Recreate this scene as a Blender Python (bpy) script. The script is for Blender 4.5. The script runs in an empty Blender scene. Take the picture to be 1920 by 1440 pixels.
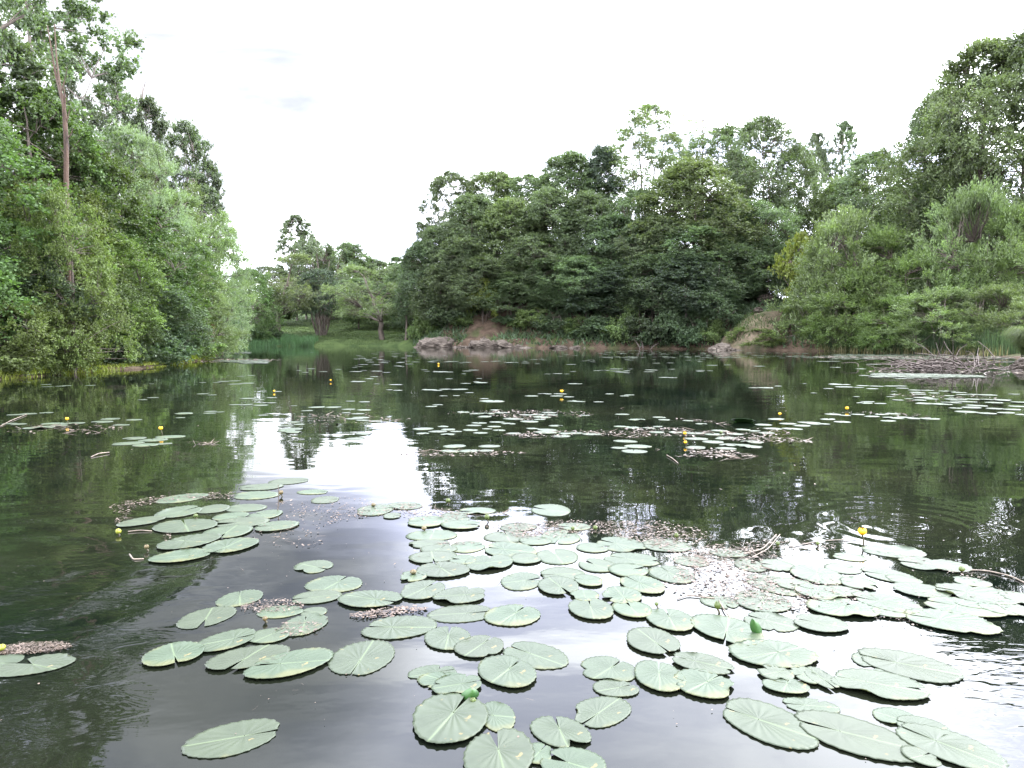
import bpy, math, random
import numpy as np
from mathutils import Vector

sc = bpy.context.scene
R = math.radians

# ---------------------------------------------------------------- camera
HC = 1.2                       # eye height over the water (seated in a boat)
F = 1397.0                     # focal length in photo pixels (1920 wide)
PITCH = math.atan(95 / F)
cam_d = bpy.data.cameras.new('camera'); cam = bpy.data.objects.new('camera', cam_d)
sc.collection.objects.link(cam)
cam_d.sensor_width = 36; cam_d.lens = F / 1920 * 36
cam_d.clip_start = 0.05; cam_d.clip_end = 6000
cam.location = (0, 0, HC); cam.rotation_euler = (R(90) - PITCH, 0, 0)
sc.camera = cam

# ---------------------------------------------------------------- light
SUN_AZ, SUN_EL = 66, 48        # azimuth clockwise from the view direction, elevation
sun_dir = Vector((math.sin(R(SUN_AZ)) * math.cos(R(SUN_EL)), math.cos(R(SUN_AZ)) * math.cos(R(SUN_EL)), math.sin(R(SUN_EL))))
ld = bpy.data.lights.new('sun', 'SUN'); ld.energy = 1.5; ld.angle = R(12); ld.color = (1.0, 0.955, 0.88)
lo = bpy.data.objects.new('sun', ld); sc.collection.objects.link(lo)
lo.rotation_euler = sun_dir.to_track_quat('Z', 'Y').to_euler()

w = bpy.data.worlds.new('World'); sc.world = w; w.use_nodes = True
nt = w.node_tree; nt.nodes.clear(); N = nt.nodes.new; L = nt.links.new
out = N('ShaderNodeOutputWorld'); bg = N('ShaderNodeBackground'); bg.inputs['Strength'].default_value = 0.11
sky = N('ShaderNodeTexSky'); sky.sky_type = 'NISHITA'; sky.sun_disc = False
sky.sun_elevation = R(SUN_EL); sky.sun_rotation = R(SUN_AZ); sky.air_density = 1.0; sky.dust_density = 2.0
tc = N('ShaderNodeTexCoord'); sep = N('ShaderNodeSeparateXYZ'); L(tc.outputs['Generated'], sep.inputs[0])
def M_(op, a, b=None, c=None, clamp=False):
    n = N('ShaderNodeMath'); n.operation = op; n.use_clamp = clamp
    for i, v in enumerate((a, b, c)):
        if v is None: continue
        if isinstance(v, (int, float)): n.inputs[i].default_value = v
        else: L(v, n.inputs[i])
    return n.outputs[0]
zz = M_('ADD', M_('MAXIMUM', sep.outputs[2], 0.0), 0.12)
cx = M_('DIVIDE', sep.outputs[0], zz); cy = M_('DIVIDE', sep.outputs[1], zz)
cmb = N('ShaderNodeCombineXYZ'); L(cx, cmb.inputs[0]); L(cy, cmb.inputs[1])
mp = N('ShaderNodeMapping'); L(cmb.outputs[0], mp.inputs[0]); mp.inputs['Rotation'].default_value[2] = R(-25)
mp.inputs['Scale'].default_value = (1.0, 1.7, 1); mp.inputs['Location'].default_value = (5.1, 0.2, 0)
n1 = N('ShaderNodeTexNoise'); n1.inputs['Scale'].default_value = 0.85; n1.inputs['Detail'].default_value = 9
n1.inputs['Roughness'].default_value = 0.56; n1.inputs['Distortion'].default_value = 0.5; L(mp.outputs[0], n1.inputs['Vector'])
cr = N('ShaderNodeMapRange'); cr.interpolation_type = 'SMOOTHSTEP'; L(n1.outputs['Fac'], cr.inputs[0])
cr.inputs[1].default_value = 0.33; cr.inputs[2].default_value = 0.60; cr.inputs[3].default_value = 0.0; cr.inputs[4].default_value = 1.0
# bright veil low in the sky and towards the sun
low = N('ShaderNodeMapRange'); L(sep.outputs[2], low.inputs[0]); low.inputs[1].default_value = 0.42; low.inputs[2].default_value = 0.05
low.inputs[3].default_value = 0.0; low.inputs[4].default_value = 1.0
dt = N('ShaderNodeVectorMath'); dt.operation = 'DOT_PRODUCT'; L(tc.outputs['Generated'], dt.inputs[0]); dt.inputs[1].default_value = sun_dir
glow = M_('POWER', M_('MAXIMUM', dt.outputs['Value'], 0.0), 5.0)
dark = N('ShaderNodeRGB'); dark.outputs[0].default_value = (27, 28.5, 38, 1)
brt = N('ShaderNodeRGB'); brt.outputs[0].default_value = (66, 68, 72, 1)
fac = M_('ADD', M_('MULTIPLY', cr.outputs[0], 0.8), M_('MULTIPLY', low.outputs[0], 0.10), None, True)
mx = N('ShaderNodeMix'); mx.data_type = 'RGBA'; L(fac, mx.inputs[0]); L(dark.outputs[0], mx.inputs[6]); L(brt.outputs[0], mx.inputs[7])
gl = N('ShaderNodeVectorMath'); gl.operation = 'SCALE'; L(mx.outputs[2], gl.inputs[0])
L(M_('ADD', M_('MULTIPLY', glow, .75), 0.70), gl.inputs['Scale'])
mx2 = N('ShaderNodeMix'); mx2.data_type = 'RGBA'; mx2.inputs[0].default_value = 0.86
L(sky.outputs[0], mx2.inputs[6]); L(gl.outputs[0], mx2.inputs[7])
# thin grey-blue break in the cloud, high over the near woods
tv = Vector((-0.372, 0.867, 0.330))
d2 = N('ShaderNodeVectorMath'); d2.operation = 'DOT_PRODUCT'; L(tc.outputs['Generated'], d2.inputs[0]); d2.inputs[1].default_value = tv
bm = N('ShaderNodeMapRange'); bm.interpolation_type = 'SMOOTHSTEP'; L(d2.outputs['Value'], bm.inputs[0]); bm.inputs[1].default_value = 0.955; bm.inputs[2].default_value = 0.999; bm.inputs[3].default_value = 0; bm.inputs[4].default_value = 1
n9 = N('ShaderNodeTexNoise'); n9.inputs['Scale'].default_value = 1.3; n9.inputs['Detail'].default_value = 5; L(mp.outputs[0], n9.inputs['Vector'])
nm = N('ShaderNodeMapRange'); nm.interpolation_type = 'SMOOTHSTEP'; L(n9.outputs['Fac'], nm.inputs[0]); nm.inputs[1].default_value = .25; nm.inputs[2].default_value = .75; nm.inputs[3].default_value = .6; nm.inputs[4].default_value = 1
mx3 = N('ShaderNodeVectorMath'); mx3.operation = 'SCALE'; L(mx2.outputs[2], mx3.inputs[0]); L(M_('POWER', 0.105, M_('MULTIPLY', bm.outputs[0], nm.outputs[0])), mx3.inputs['Scale'])
L(mx3.outputs[0], bg.inputs['Color']); L(bg.outputs[0], out.inputs[0])

sc.view_settings.view_transform = 'Standard'; sc.view_settings.look = 'None'
sc.view_settings.exposure = 1.18; sc.view_settings.gamma = 1.0
sc.cycles.max_bounces = 6; sc.cycles.diffuse_bounces = 3; sc.cycles.glossy_bounces = 3
sc.cycles.transmission_bounces = 3; sc.cycles.transparent_max_bounces = 4
sc.cycles.caustics_reflective = False; sc.cycles.caustics_refractive = False
sc.cycles.sample_clamp_indirect = 6
sc.cycles.use_denoising = True; sc.cycles.denoiser = 'OPENIMAGEDENOISE'; sc.cycles.denoising_input_passes = 'RGB_ALBEDO_NORMAL'; sc.cycles.denoising_prefilter = 'ACCURATE'

# ---------------------------------------------------------------- helpers
def ray(px, py):
    """direction of the ray through photo pixel (px, py)"""
    v = Vector(((px - 960) / F, 1.0, (720 - py) / F))
    c, s = math.cos(PITCH), math.sin(PITCH)
    return Vector((v.x, v.y * c + v.z * s, -v.y * s + v.z * c))
def gp(px, py, z=0.0):
    d = ray(px, py); t = (HC - z) / -d.z
    return Vector((d.x * t, d.y * t, z))
def at(px, py, D):
    d = ray(px, py); t = D / d.y
    return Vector((d.x * t, D, HC + d.z * t))

def mk(name, V, Q, mat=None, parent=None, smooth=False, mats=None, midx=None, uv=None, loc=None):
    V = np.asarray(V, dtype=np.float32).reshape(-1, 3); Q = np.asarray(Q, dtype=np.int32)
    me = bpy.data.meshes.new(name)
    me.vertices.add(len(V)); me.vertices.foreach_set('co', V.ravel())
    k = Q.shape[1]
    me.loops.add(Q.size); me.loops.foreach_set('vertex_index', Q.ravel())
    me.polygons.add(len(Q)); me.polygons.foreach_set('loop_start', np.arange(0, Q.size, k, dtype=np.int32))
    me.polygons.foreach_set('loop_total', np.full(len(Q), k, dtype=np.int32))
    if mats:
        for m in mats: me.materials.append(m)
        if midx is not None: me.polygons.foreach_set('material_index', np.asarray(midx, dtype=np.int32))
    elif mat: me.materials.append(mat)
    if uv is not None:
        ul = me.uv_layers.new(name='UVMap'); ul.data.foreach_set('uv', np.asarray(uv, dtype=np.float32)[Q.ravel()].ravel())
    if smooth: me.polygons.foreach_set('use_smooth', np.ones(len(Q), dtype=bool))
    me.update(calc_edges=True)
    o = bpy.data.objects.new(name, me); sc.collection.objects.link(o)
    if parent: o.parent = parent
    if loc is not None: o.location = loc
    return o
def empty(name, loc=(0, 0, 0), rz=0.0):
    o = bpy.data.objects.new(name, None); sc.collection.objects.link(o); o.location = loc; o.rotation_euler = (0, 0, rz)
    o.empty_display_size = 0.2
    return o
def tag(o, label=None, cat=None, group=None, kind=None):
    if label: o['label'] = label
    if cat: o['category'] = cat
    if group: o['group'] = group
    if kind: o['kind'] = kind
    return o
def copy_tree(o, parent=None):
    c = o.copy(); sc.collection.objects.link(c); c.parent = parent
    for ch in o.children: copy_tree(ch, c)
    return c

class Tubes:
    """collects tapered tubes into one quad mesh"""
    def __init__(s, n=5): s.V = []; s.Q = []; s.c = 0; s.n = n
    def add(s, P, r):
        P = np.asarray(P, float); r = np.broadcast_to(np.asarray(r, float), (len(P),)); n = s.n
        T = np.gradient(P, axis=0); T /= np.linalg.norm(T, axis=1)[:, None] + 1e-9
        ref = np.array([0.0, 0, 1]) if abs(T[:, 2]).mean() < 0.8 else np.array([1.0, 0, 0])
        A = np.cross(T, ref); A /= np.linalg.norm(A, axis=1)[:, None] + 1e-9; B = np.cross(T, A)
        a = np.arange(n) * 2 * math.pi / n
        ring = P[:, None] + r[:, None, None] * (A[:, None] * np.cos(a)[None, :, None] + B[:, None] * np.sin(a)[None, :, None])
        s.V.append(ring.reshape(-1, 3)); k = np.arange(len(P) - 1)[:, None] * n; j = np.arange(n)[None]
        q = np.stack([k + j, k + (j + 1) % n, k + n + (j + 1) % n, k + n + j], -1).reshape(-1, 4) + s.c
        s.Q.append(q); s.c += len(P) * n
    def build(s, name, mat, parent=None): return mk(name, np.concatenate(s.V), np.concatenate(s.Q), mat, parent, smooth=True)

def curve(p0, p1, bend, n=7, wob=0.0, rng=None):
    t = np.linspace(0, 1, n)[:, None]; p0 = np.asarray(p0, float); p1 = np.asarray(p1, float)
    P = p0 + (p1 - p0) * t + np.asarray(bend, float) * (4 * t * (1 - t))
    if wob and rng is not None:
        w_ = rng.normal(0, wob, (n, 3)); w_[0] = 0; w_[-1] = 0; P = P + w_
    return P

class FieldNoise:
    """smooth pseudo noise from a few sines"""
    def __init__(s, seed, f, k=7, dim=3):
        g = np.random.default_rng(seed); s.K = g.normal(0, f, (k, dim)); s.p = g.uniform(0, 6.28, k)
    def __call__(s, P): return np.sin(np.asarray(P) @ s.K.T + s.p).sum(-1) / math.sqrt(len(s.p) / 2)

# ---------------------------------------------------------------- materials
def newmat(name):
    m = bpy.data.materials.new(name); m.use_nodes = True; t = m.node_tree; t.nodes.clear()
    o = t.nodes.new('ShaderNodeOutputMaterial'); return m, t, o
def leafmat(name, c, var=0.35, trans=0.35, hue=0.02, rough=0.5, tint=None, spec=0.25):
    m, t, o = newmat(name); n = t.nodes.new; l = t.links.new
    g = n('ShaderNodeNewGeometry'); hs = n('ShaderNodeHueSaturation'); hs.inputs['Color'].default_value = tuple(x * .80 for x in c) + (1,)
    tcn = n('ShaderNodeTexCoord'); no = n('ShaderNodeTexNoise'); no.inputs['Scale'].default_value = 0.45; no.inputs['Detail'].default_value = 3
    l(tcn.outputs['Object'], no.inputs['Vector'])
    ri = n('ShaderNodeMapRange'); l(g.outputs['Random Per Island'], ri.inputs[0]); ri.inputs[3].default_value = 1 - var; ri.inputs[4].default_value = 1 + var * 1.15
    rn = n('ShaderNodeMapRange'); l(no.outputs['Fac'], rn.inputs[0]); rn.inputs[1].default_value = 0.3; rn.inputs[2].default_value = 0.7
    rn.inputs[3].default_value = 0.72; rn.inputs[4].default_value = 1.3
    mu = n('ShaderNodeMath'); mu.operation = 'MULTIPLY'; l(ri.outputs[0], mu.inputs[0]); l(rn.outputs[0], mu.inputs[1])
    o9 = n('ShaderNodeObjectInfo'); r9 = n('ShaderNodeMapRange'); l(o9.outputs['Random'], r9.inputs[0]); r9.inputs[3].default_value = .74; r9.inputs[4].default_value = 1.26
    m9 = n('ShaderNodeMath'); m9.operation = 'MULTIPLY'; l(mu.outputs[0], m9.inputs[0]); l(r9.outputs[0], m9.inputs[1]); l(m9.outputs[0], hs.inputs['Value'])
    oi = n('ShaderNodeObjectInfo'); ad = n('ShaderNodeMath'); ad.operation = 'ADD'; l(no.outputs['Fac'], ad.inputs[0]); l(oi.outputs['Random'], ad.inputs[1])
    rh = n('ShaderNodeMapRange'); l(ad.outputs[0], rh.inputs[0]); rh.inputs[1].default_value = 0.3; rh.inputs[2].default_value = 1.6
    rh.inputs[3].default_value = 0.5 - hue; rh.inputs[4].default_value = 0.5 + hue; l(rh.outputs[0], hs.inputs['Hue'])
    p = n('ShaderNodeBsdfPrincipled'); p.inputs['Roughness'].default_value = rough; p.inputs['Specular IOR Level'].default_value = spec
    l(hs.outputs[0], p.inputs['Base Color'])
    tr = n('ShaderNodeBsdfTranslucent'); tv = n('ShaderNodeVectorMath'); tv.operation = 'MULTIPLY'; l(hs.outputs[0], tv.inputs[0]); tv.inputs[1].default_value = (1.5, 1.7, 0.7)
    l(tv.outputs[0], tr.inputs['Color'])
    mx = n('ShaderNodeMixShader'); mx.inputs[0].default_value = trans; l(p.outputs[0], mx.inputs[1]); l(tr.outputs[0], mx.inputs[2]); l(mx.outputs[0], o.inputs[0])
    return m
def rampmat(name, stops, scale=3.0, detail=6, rough=0.85, bump=0.4, bdist=0.03, coord='Object', stretch=(1, 1, 1), spec=0.3, vor=0.0, dist=0.0):
    m, t, o = newmat(name); n = t.nodes.new; l = t.links.new
    tcn = n('ShaderNodeTexCoord'); mp = n('ShaderNodeMapping'); mp.inputs['Scale'].default_value = stretch; l(tcn.outputs[coord], mp.inputs[0])
    no = n('ShaderNodeTexNoise'); no.inputs['Scale'].default_value = scale; no.inputs['Detail'].default_value = detail; no.inputs['Roughness'].default_value = 0.62
    no.inputs['Distortion'].default_value = dist
    l(mp.outputs[0], no.inputs['Vector'])
    cr = n('ShaderNodeValToRGB'); e = cr.color_ramp.elements
    while len(e) < len(stops): e.new(0.5)
    for k, (p_, c) in enumerate(stops): e[k].position = p_; e[k].color = (*c, 1)
    l(no.outputs['Fac'], cr.inputs[0])
    p = n('ShaderNodeBsdfPrincipled'); p.inputs['Roughness'].default_value = rough; p.inputs['Specular IOR Level'].default_value = spec
    l(cr.outputs[0], p.inputs['Base Color'])
    b = n('ShaderNodeBump'); b.inputs['Strength'].default_value = bump; b.inputs['Distance'].default_value = bdist
    if vor:
        v = n('ShaderNodeTexVoronoi'); v.feature = 'DISTANCE_TO_EDGE'; v.inputs['Scale'].default_value = vor; l(mp.outputs[0], v.inputs['Vector'])
        a = n('ShaderNodeMath'); a.operation = 'MULTIPLY_ADD'; l(v.outputs[0], a.inputs[0]); a.inputs[1].default_value = 1.5; l(no.outputs['Fac'], a.inputs[2]); l(a.outputs[0], b.inputs['Height'])
    else: l(no.outputs['Fac'], b.inputs['Height'])
    l(b.outputs[0], p.inputs['Normal']); l(p.outputs[0], o.inputs[0])
    return m

MAT = {}
MAT['bark'] = rampmat('bark', [(0.3, (0.035, 0.028, 0.022)), (0.7, (0.13, 0.105, 0.085))], 6, stretch=(1, 1, 0.25), bdist=0.02)
MAT['bark_pale'] = rampmat('bark_pale', [(0.3, (0.09, 0.075, 0.065)), (0.7, (0.22, 0.19, 0.165))], 6, stretch=(1, 1, 0.25), bdist=0.02)
MAT['deadwood'] = rampmat('deadwood', [(0.32, (0.03, 0.022, 0.018)), (0.5, (0.08, 0.05, 0.035)), (0.72, (0.12, 0.095, 0.08))], 5, stretch=(1, 1, 0.2), bump=1.0, bdist=0.08)
MAT['twig'] = rampmat('twig', [(0.3, (0.035, 0.026, 0.022)), (0.7, (0.11, 0.088, 0.076))], 8)
MAT['rock'] = rampmat('rock', [(0.25, (0.025, 0.019, 0.015)), (0.5, (0.068, 0.054, 0.042)), (0.72, (0.135, 0.112, 0.09))], 1.6, detail=10, stretch=(1, 1, 2.6), bump=0.9, bdist=0.12, vor=1.6, dist=0.6)
MAT['pale_stone'] = rampmat('pale_stone', [(0.3, (0.42, 0.38, 0.34)), (0.7, (0.68, 0.65, 0.6))], 2.5, bump=0.7, bdist=0.05)

# leaf colours by kind of tree; the locust greens also carry distance haze
MAT['l_alder'] = leafmat('leaf_alder', (0.066, 0.100, 0.034), hue=0.025)
MAT['l_fresh'] = leafmat('leaf_fresh', (0.098, 0.132, 0.040), hue=0.02, var=0.4)
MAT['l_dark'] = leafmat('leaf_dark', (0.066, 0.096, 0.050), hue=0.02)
MAT['l_poplar'] = leafmat('leaf_poplar', (0.080, 0.110, 0.055), hue=0.018, spec=0.5)
MAT['l_willow'] = leafmat('leaf_willow', (0.118, 0.155, 0.066), hue=0.02, rough=0.5, spec=0.4)
MAT['l_silver'] = leafmat('leaf_silver', (0.150, 0.190, 0.115), hue=0.02, rough=0.5, spec=0.4)
MAT['l_locust'] = leafmat('leaf_locust', (0.090, 0.122, 0.064), hue=0.022)  # greyed and lightened: far-bank haze put into the leaf colour
MAT['l_locust_light'] = leafmat('leaf_locust_light', (0.118, 0.155, 0.072), hue=0.02)  # paler locust green, with the same haze mixed into it
MAT['l_bush'] = leafmat('leaf_bush', (0.098, 0.134, 0.048), hue=0.02)
MAT['l_yellow'] = leafmat('leaf_yellow', (0.125, 0.15, 0.03), hue=0.015)
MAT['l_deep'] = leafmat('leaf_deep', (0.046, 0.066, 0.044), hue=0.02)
MAT['l_grass'] = leafmat('leaf_grass', (0.17, 0.20, 0.035), hue=0.02, trans=0.4)
MAT['l_reed'] = leafmat('leaf_reed', (0.060, 0.105, 0.045), hue=0.02)
MAT['l_meadow'] = leafmat('leaf_meadow', (0.046, 0.070, 0.022), hue=0.02)
MAT['l_straw'] = leafmat('leaf_straw', (0.20, 0.18, 0.09), hue=0.02)
MAT['l_rust'] = leafmat('leaf_rust', (0.13, 0.065, 0.025), hue=0.01)

def watermat():
    m, t, o = newmat('pond_water'); n = t.nodes.new; l = t.links.new
    def mth(op, a, b=None, c=None, clamp=False):
        q = n('ShaderNodeMath'); q.operation = op; q.use_clamp = clamp
        for i, v in enumerate((a, b, c)):
            if v is None: continue
            if isinstance(v, (int, float)): q.inputs[i].default_value = v
            else: l(v, q.inputs[i])
        return q.outputs[0]
    g = n('ShaderNodeTexCoord'); P = g.outputs['Object']
    def noise(scale, stretch, detail=2, rot=0, distort=0.0, loc=(0, 0, 0)):
        mp = n('ShaderNodeMapping'); l(P, mp.inputs[0]); mp.inputs['Scale'].default_value = stretch; mp.inputs['Rotation'].default_value[2] = R(rot); mp.inputs['Location'].default_value = loc
        q = n('ShaderNodeTexNoise'); q.inputs['Scale'].default_value = scale; q.inputs['Detail'].default_value = detail; q.inputs['Distortion'].default_value = distort; l(mp.outputs[0], q.inputs['Vector'])
        return q.outputs['Fac']
    # distance-based calm: small ripples everywhere, gentle swell
    a = mth('MULTIPLY', noise(1.0, (1.1, 1.8, 1), 2, 8), 0.0042)
    b = mth('MULTIPLY', noise(1.0, (6, 10, 1), 2, -6), 0.00042)
    c = mth('MULTIPLY', noise(1.0, (24, 34, 1), 1, 14), 0.00004)
    patch = n('ShaderNodeMapRange'); l(noise(0.16, (0.7, 1.6, 1), 3, 0, 0.4, (4, 2, 0)), patch.inputs[0]); patch.inputs[1].default_value = 0.42; patch.inputs[2].default_value = 0.62
    patch.inputs[3].default_value = 0.35; patch.inputs[4].default_value = 1.5
    def blob(cx_, cy_, rx, ry):
        sp = n('ShaderNodeVectorMath'); sp.operation = 'SUBTRACT'; l(P, sp.inputs[0]); sp.inputs[1].default_value = (cx_, cy_, 0)
        s2 = n('ShaderNodeVectorMath'); s2.operation = 'MULTIPLY'; l(sp.outputs[0], s2.inputs[0]); s2.inputs[1].default_value = (1 / rx, 1 / ry, 0)
        ln = n('ShaderNodeVectorMath'); ln.operation = 'LENGTH'; l(s2.outputs[0], ln.inputs[0])
        mr = n('ShaderNodeMapRange'); mr.interpolation_type = 'SMOOTHSTEP'; l(ln.outputs['Value'], mr.inputs[0]); mr.inputs[1].default_value = 1; mr.inputs[2].default_value = 0.2; mr.inputs[3].default_value = 0; mr.inputs[4].default_value = 1
        return mr.outputs[0]
    def rings(cx_, cy_, wl, amp, rad, fall):
        sp = n('ShaderNodeVectorMath'); sp.operation = 'SUBTRACT'; l(P, sp.inputs[0]); sp.inputs[1].default_value = (cx_, cy_, 0)
        ln = n('ShaderNodeVectorMath'); ln.operation = 'LENGTH'; l(sp.outputs[0], ln.inputs[0])
        dn = mth('MULTIPLY_ADD', noise(1.2, (1, 1, 1), 2), 0.35 * wl, ln.outputs['Value'])
        s = mth('SINE', mth('MULTIPLY', dn, 6.283 / wl))
        env = n('ShaderNodeMapRange'); env.interpolation_type = 'SMOOTHSTEP'; l(ln.outputs['Value'], env.inputs[0]); env.inputs[1].default_value = rad + fall; env.inputs[2].default_value = rad
        env.inputs[3].default_value = 0; env.inputs[4].default_value = 1
        return mth('MULTIPLY', mth('MULTIPLY', s, amp), env.outputs[0])
    h = mth('ADD', mth('MULTIPLY', mth('ADD', b, c), patch.outputs[0]), a)
    # stirred water beside the boat and small rings round a rising fish
    p1 = gp(60, 1120); p3 = gp(1860, 1010); p4 = gp(1900, 1330)
    e1 = mth('MULTIPLY', mth('ADD', mth('MULTIPLY', noise(1, (3.6, 7.5, 1), 3, -20, 0.8), 0.0095), mth('MULTIPLY', noise(1, (24, 40, 1), 2, 10), 0.0004)), blob(p1.x - .5, p1.y - .6, 1.9, 2.1))
    e3 = mth('MULTIPLY', mth('MULTIPLY', noise(1, (10, 22, 1), 2, 15, 0.5), 0.0022), blob(p4.x + .2, p4.y, .8, .8))
    pr = gp(1690, 985); r1 = rings(pr.x, pr.y, 0.17, 0.0003, 0.35, 0.95)
    pl = gp(-120, 1090); r2 = rings(pl.x, pl.y, 0.42, 0.0036, 0.8, 1.4)
    h = mth('ADD', mth('ADD', mth('ADD', h, e1), mth('ADD', e3, r1)), r2)
    bp = n('ShaderNodeBump'); bp.inputs['Strength'].default_value = 1.0; bp.inputs['Distance'].default_value = 1.0; l(h, bp.inputs['Height'])
    p = n('ShaderNodeBsdfPrincipled'); p.inputs['IOR'].default_value = 1.333; p.inputs['Roughness'].default_value = 0.015
    cr = n('ShaderNodeValToRGB'); e = cr.color_ramp.elements; e[0].position = 0.35; e[0].color = (0.0015, 0.0028, 0.002, 1); e[1].position = 0.7; e[1].color = (0.008, 0.009, 0.005, 1)
    l(noise(0.5, (1, 1, 1), 4), cr.inputs[0]); l(cr.outputs[0], p.inputs['Base Color'])
    l(bp.outputs[0], p.inputs['Normal']); l(p.outputs[0], o.inputs[0])
    return m
MAT['water'] = watermat()
# ---------------------------------------------------------------- ground and water
shore_px = [(-13.6, 12), (0, 712), (90, 704), (160, 698), (300, 688), (372, 676), (402, 667)]
S = [(-22, -60), (-16, -12), (-14.2, 8)] + [tuple(gp(*p)[:2]) for p in shore_px[1:]]
S += [(-21.5, 50), (-25.5, 62)] + [tuple(gp(*p)[:2]) for p in ((452, 649.5), (560, 649), (700, 649), (776, 650), (800, 651), (885, 651.5), (1050, 652.5), (1200, 654), (1335, 655), (1440, 657), (1540, 658), (1600, 660), (1700, 663), (1800, 665), (1880, 669))]
S += [(24.5, 33), (19.6, 28.2), (18.6, 25.5), (22, 16), (24, 0), (26, -60)]
S = np.array(S, float)
def sdist(X, Y):
    """signed distance to the shoreline, positive on land"""
    P = np.stack([X, Y], -1); d = np.full(X.shape, 1e9); inside = np.zeros(X.shape, bool)
    for i in range(len(S)):
        a, b = S[i], S[(i + 1) % len(S)]; e = b - a; v = P - a
        t = np.clip((v @ e) / (e @ e), 0, 1); q = v - t[..., None] * e; d = np.minimum(d, np.hypot(q[..., 0], q[..., 1]))
        c = ((a[1] > Y) != (b[1] > Y)); xi = (b[0] - a[0]) * (Y - a[1]) / (b[1] - a[1] + 1e-12) + a[0]; inside ^= c & (X < xi)
    return np.where(inside, -d, d)
fn1 = FieldNoise(3, 0.5, 9, 2); fn2 = FieldNoise(4, 1.9, 9, 2); fn3 = FieldNoise(5, 0.12, 7, 2)
def sstep(a, b, x): t = np.clip((x - a) / (b - a), 0, 1); return t * t * (3 - 2 * t)
def terrain(X, Y):
    X = np.asarray(X, float); Y = np.asarray(Y, float); P = np.stack([X, Y], -1)
    d = sdist(X, Y) + 0.12 * fn2(P)
    left = 0.08 + 0.10 * np.clip(d, 0, 30) + 0.25 * sstep(0.5, 3, d)
    mead = 0.12 + 0.30 * sstep(0.0, 1.2, d) + 0.105 * np.clip(d - 1, 0, 60)
    steep = 0.06 + 0.75 * sstep(0, 0.9, d) + 1.1 * sstep(1.0, 3.5, d) + 0.42 * np.clip(d - 1.5, 0, 18)
    low = 0.05 + 0.25 * sstep(0, 2.0, d) + 0.20 * np.clip(d - 2, 0, 22)
    wr = sstep(-9.5, -6.5, X + 0.06 * (Y - 65))          # steep wooded side
    wm = sstep(52, 62, Y) * (1 - wr)
    wl = sstep(20.5, 22.5, X)                   # reed shore
    h = left * (1 - wm) + mead * wm
    h = h * (1 - wr) + (steep * (1 - wl) + low * wl) * wr
    h = h + (0.10 * fn1(P) + 0.03 * fn2(P)) * np.clip(d * 0.5, 0, 1) + 0.6 * fn3(P) * sstep(15, 60, d)
    h = np.maximum(h, 0.03)
    return np.where(d > 0, h, np.maximum(-1.6, d * 0.55 - 0.02))
def spaced(lo, hi, s, far, k=1.28):
    a = list(np.arange(lo, hi + s / 2, s)); st = s
    while a[-1] < far: st *= k; a.append(a[-1] + st)
    st = s
    while a[0] > -far: st *= k; a.insert(0, a[0] - st)
    return np.array(a)
gx = spaced(-34, 36, 0.42, 2500); gy = spaced(10, 82, 0.42, 2500)
GX, GY = np.meshgrid(gx, gy); GZ = terrain(GX, GY)
nx, ny = len(gx), len(gy); ii = (np.arange(ny - 1)[:, None] * nx + np.arange(nx - 1)[None]).ravel()
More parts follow.
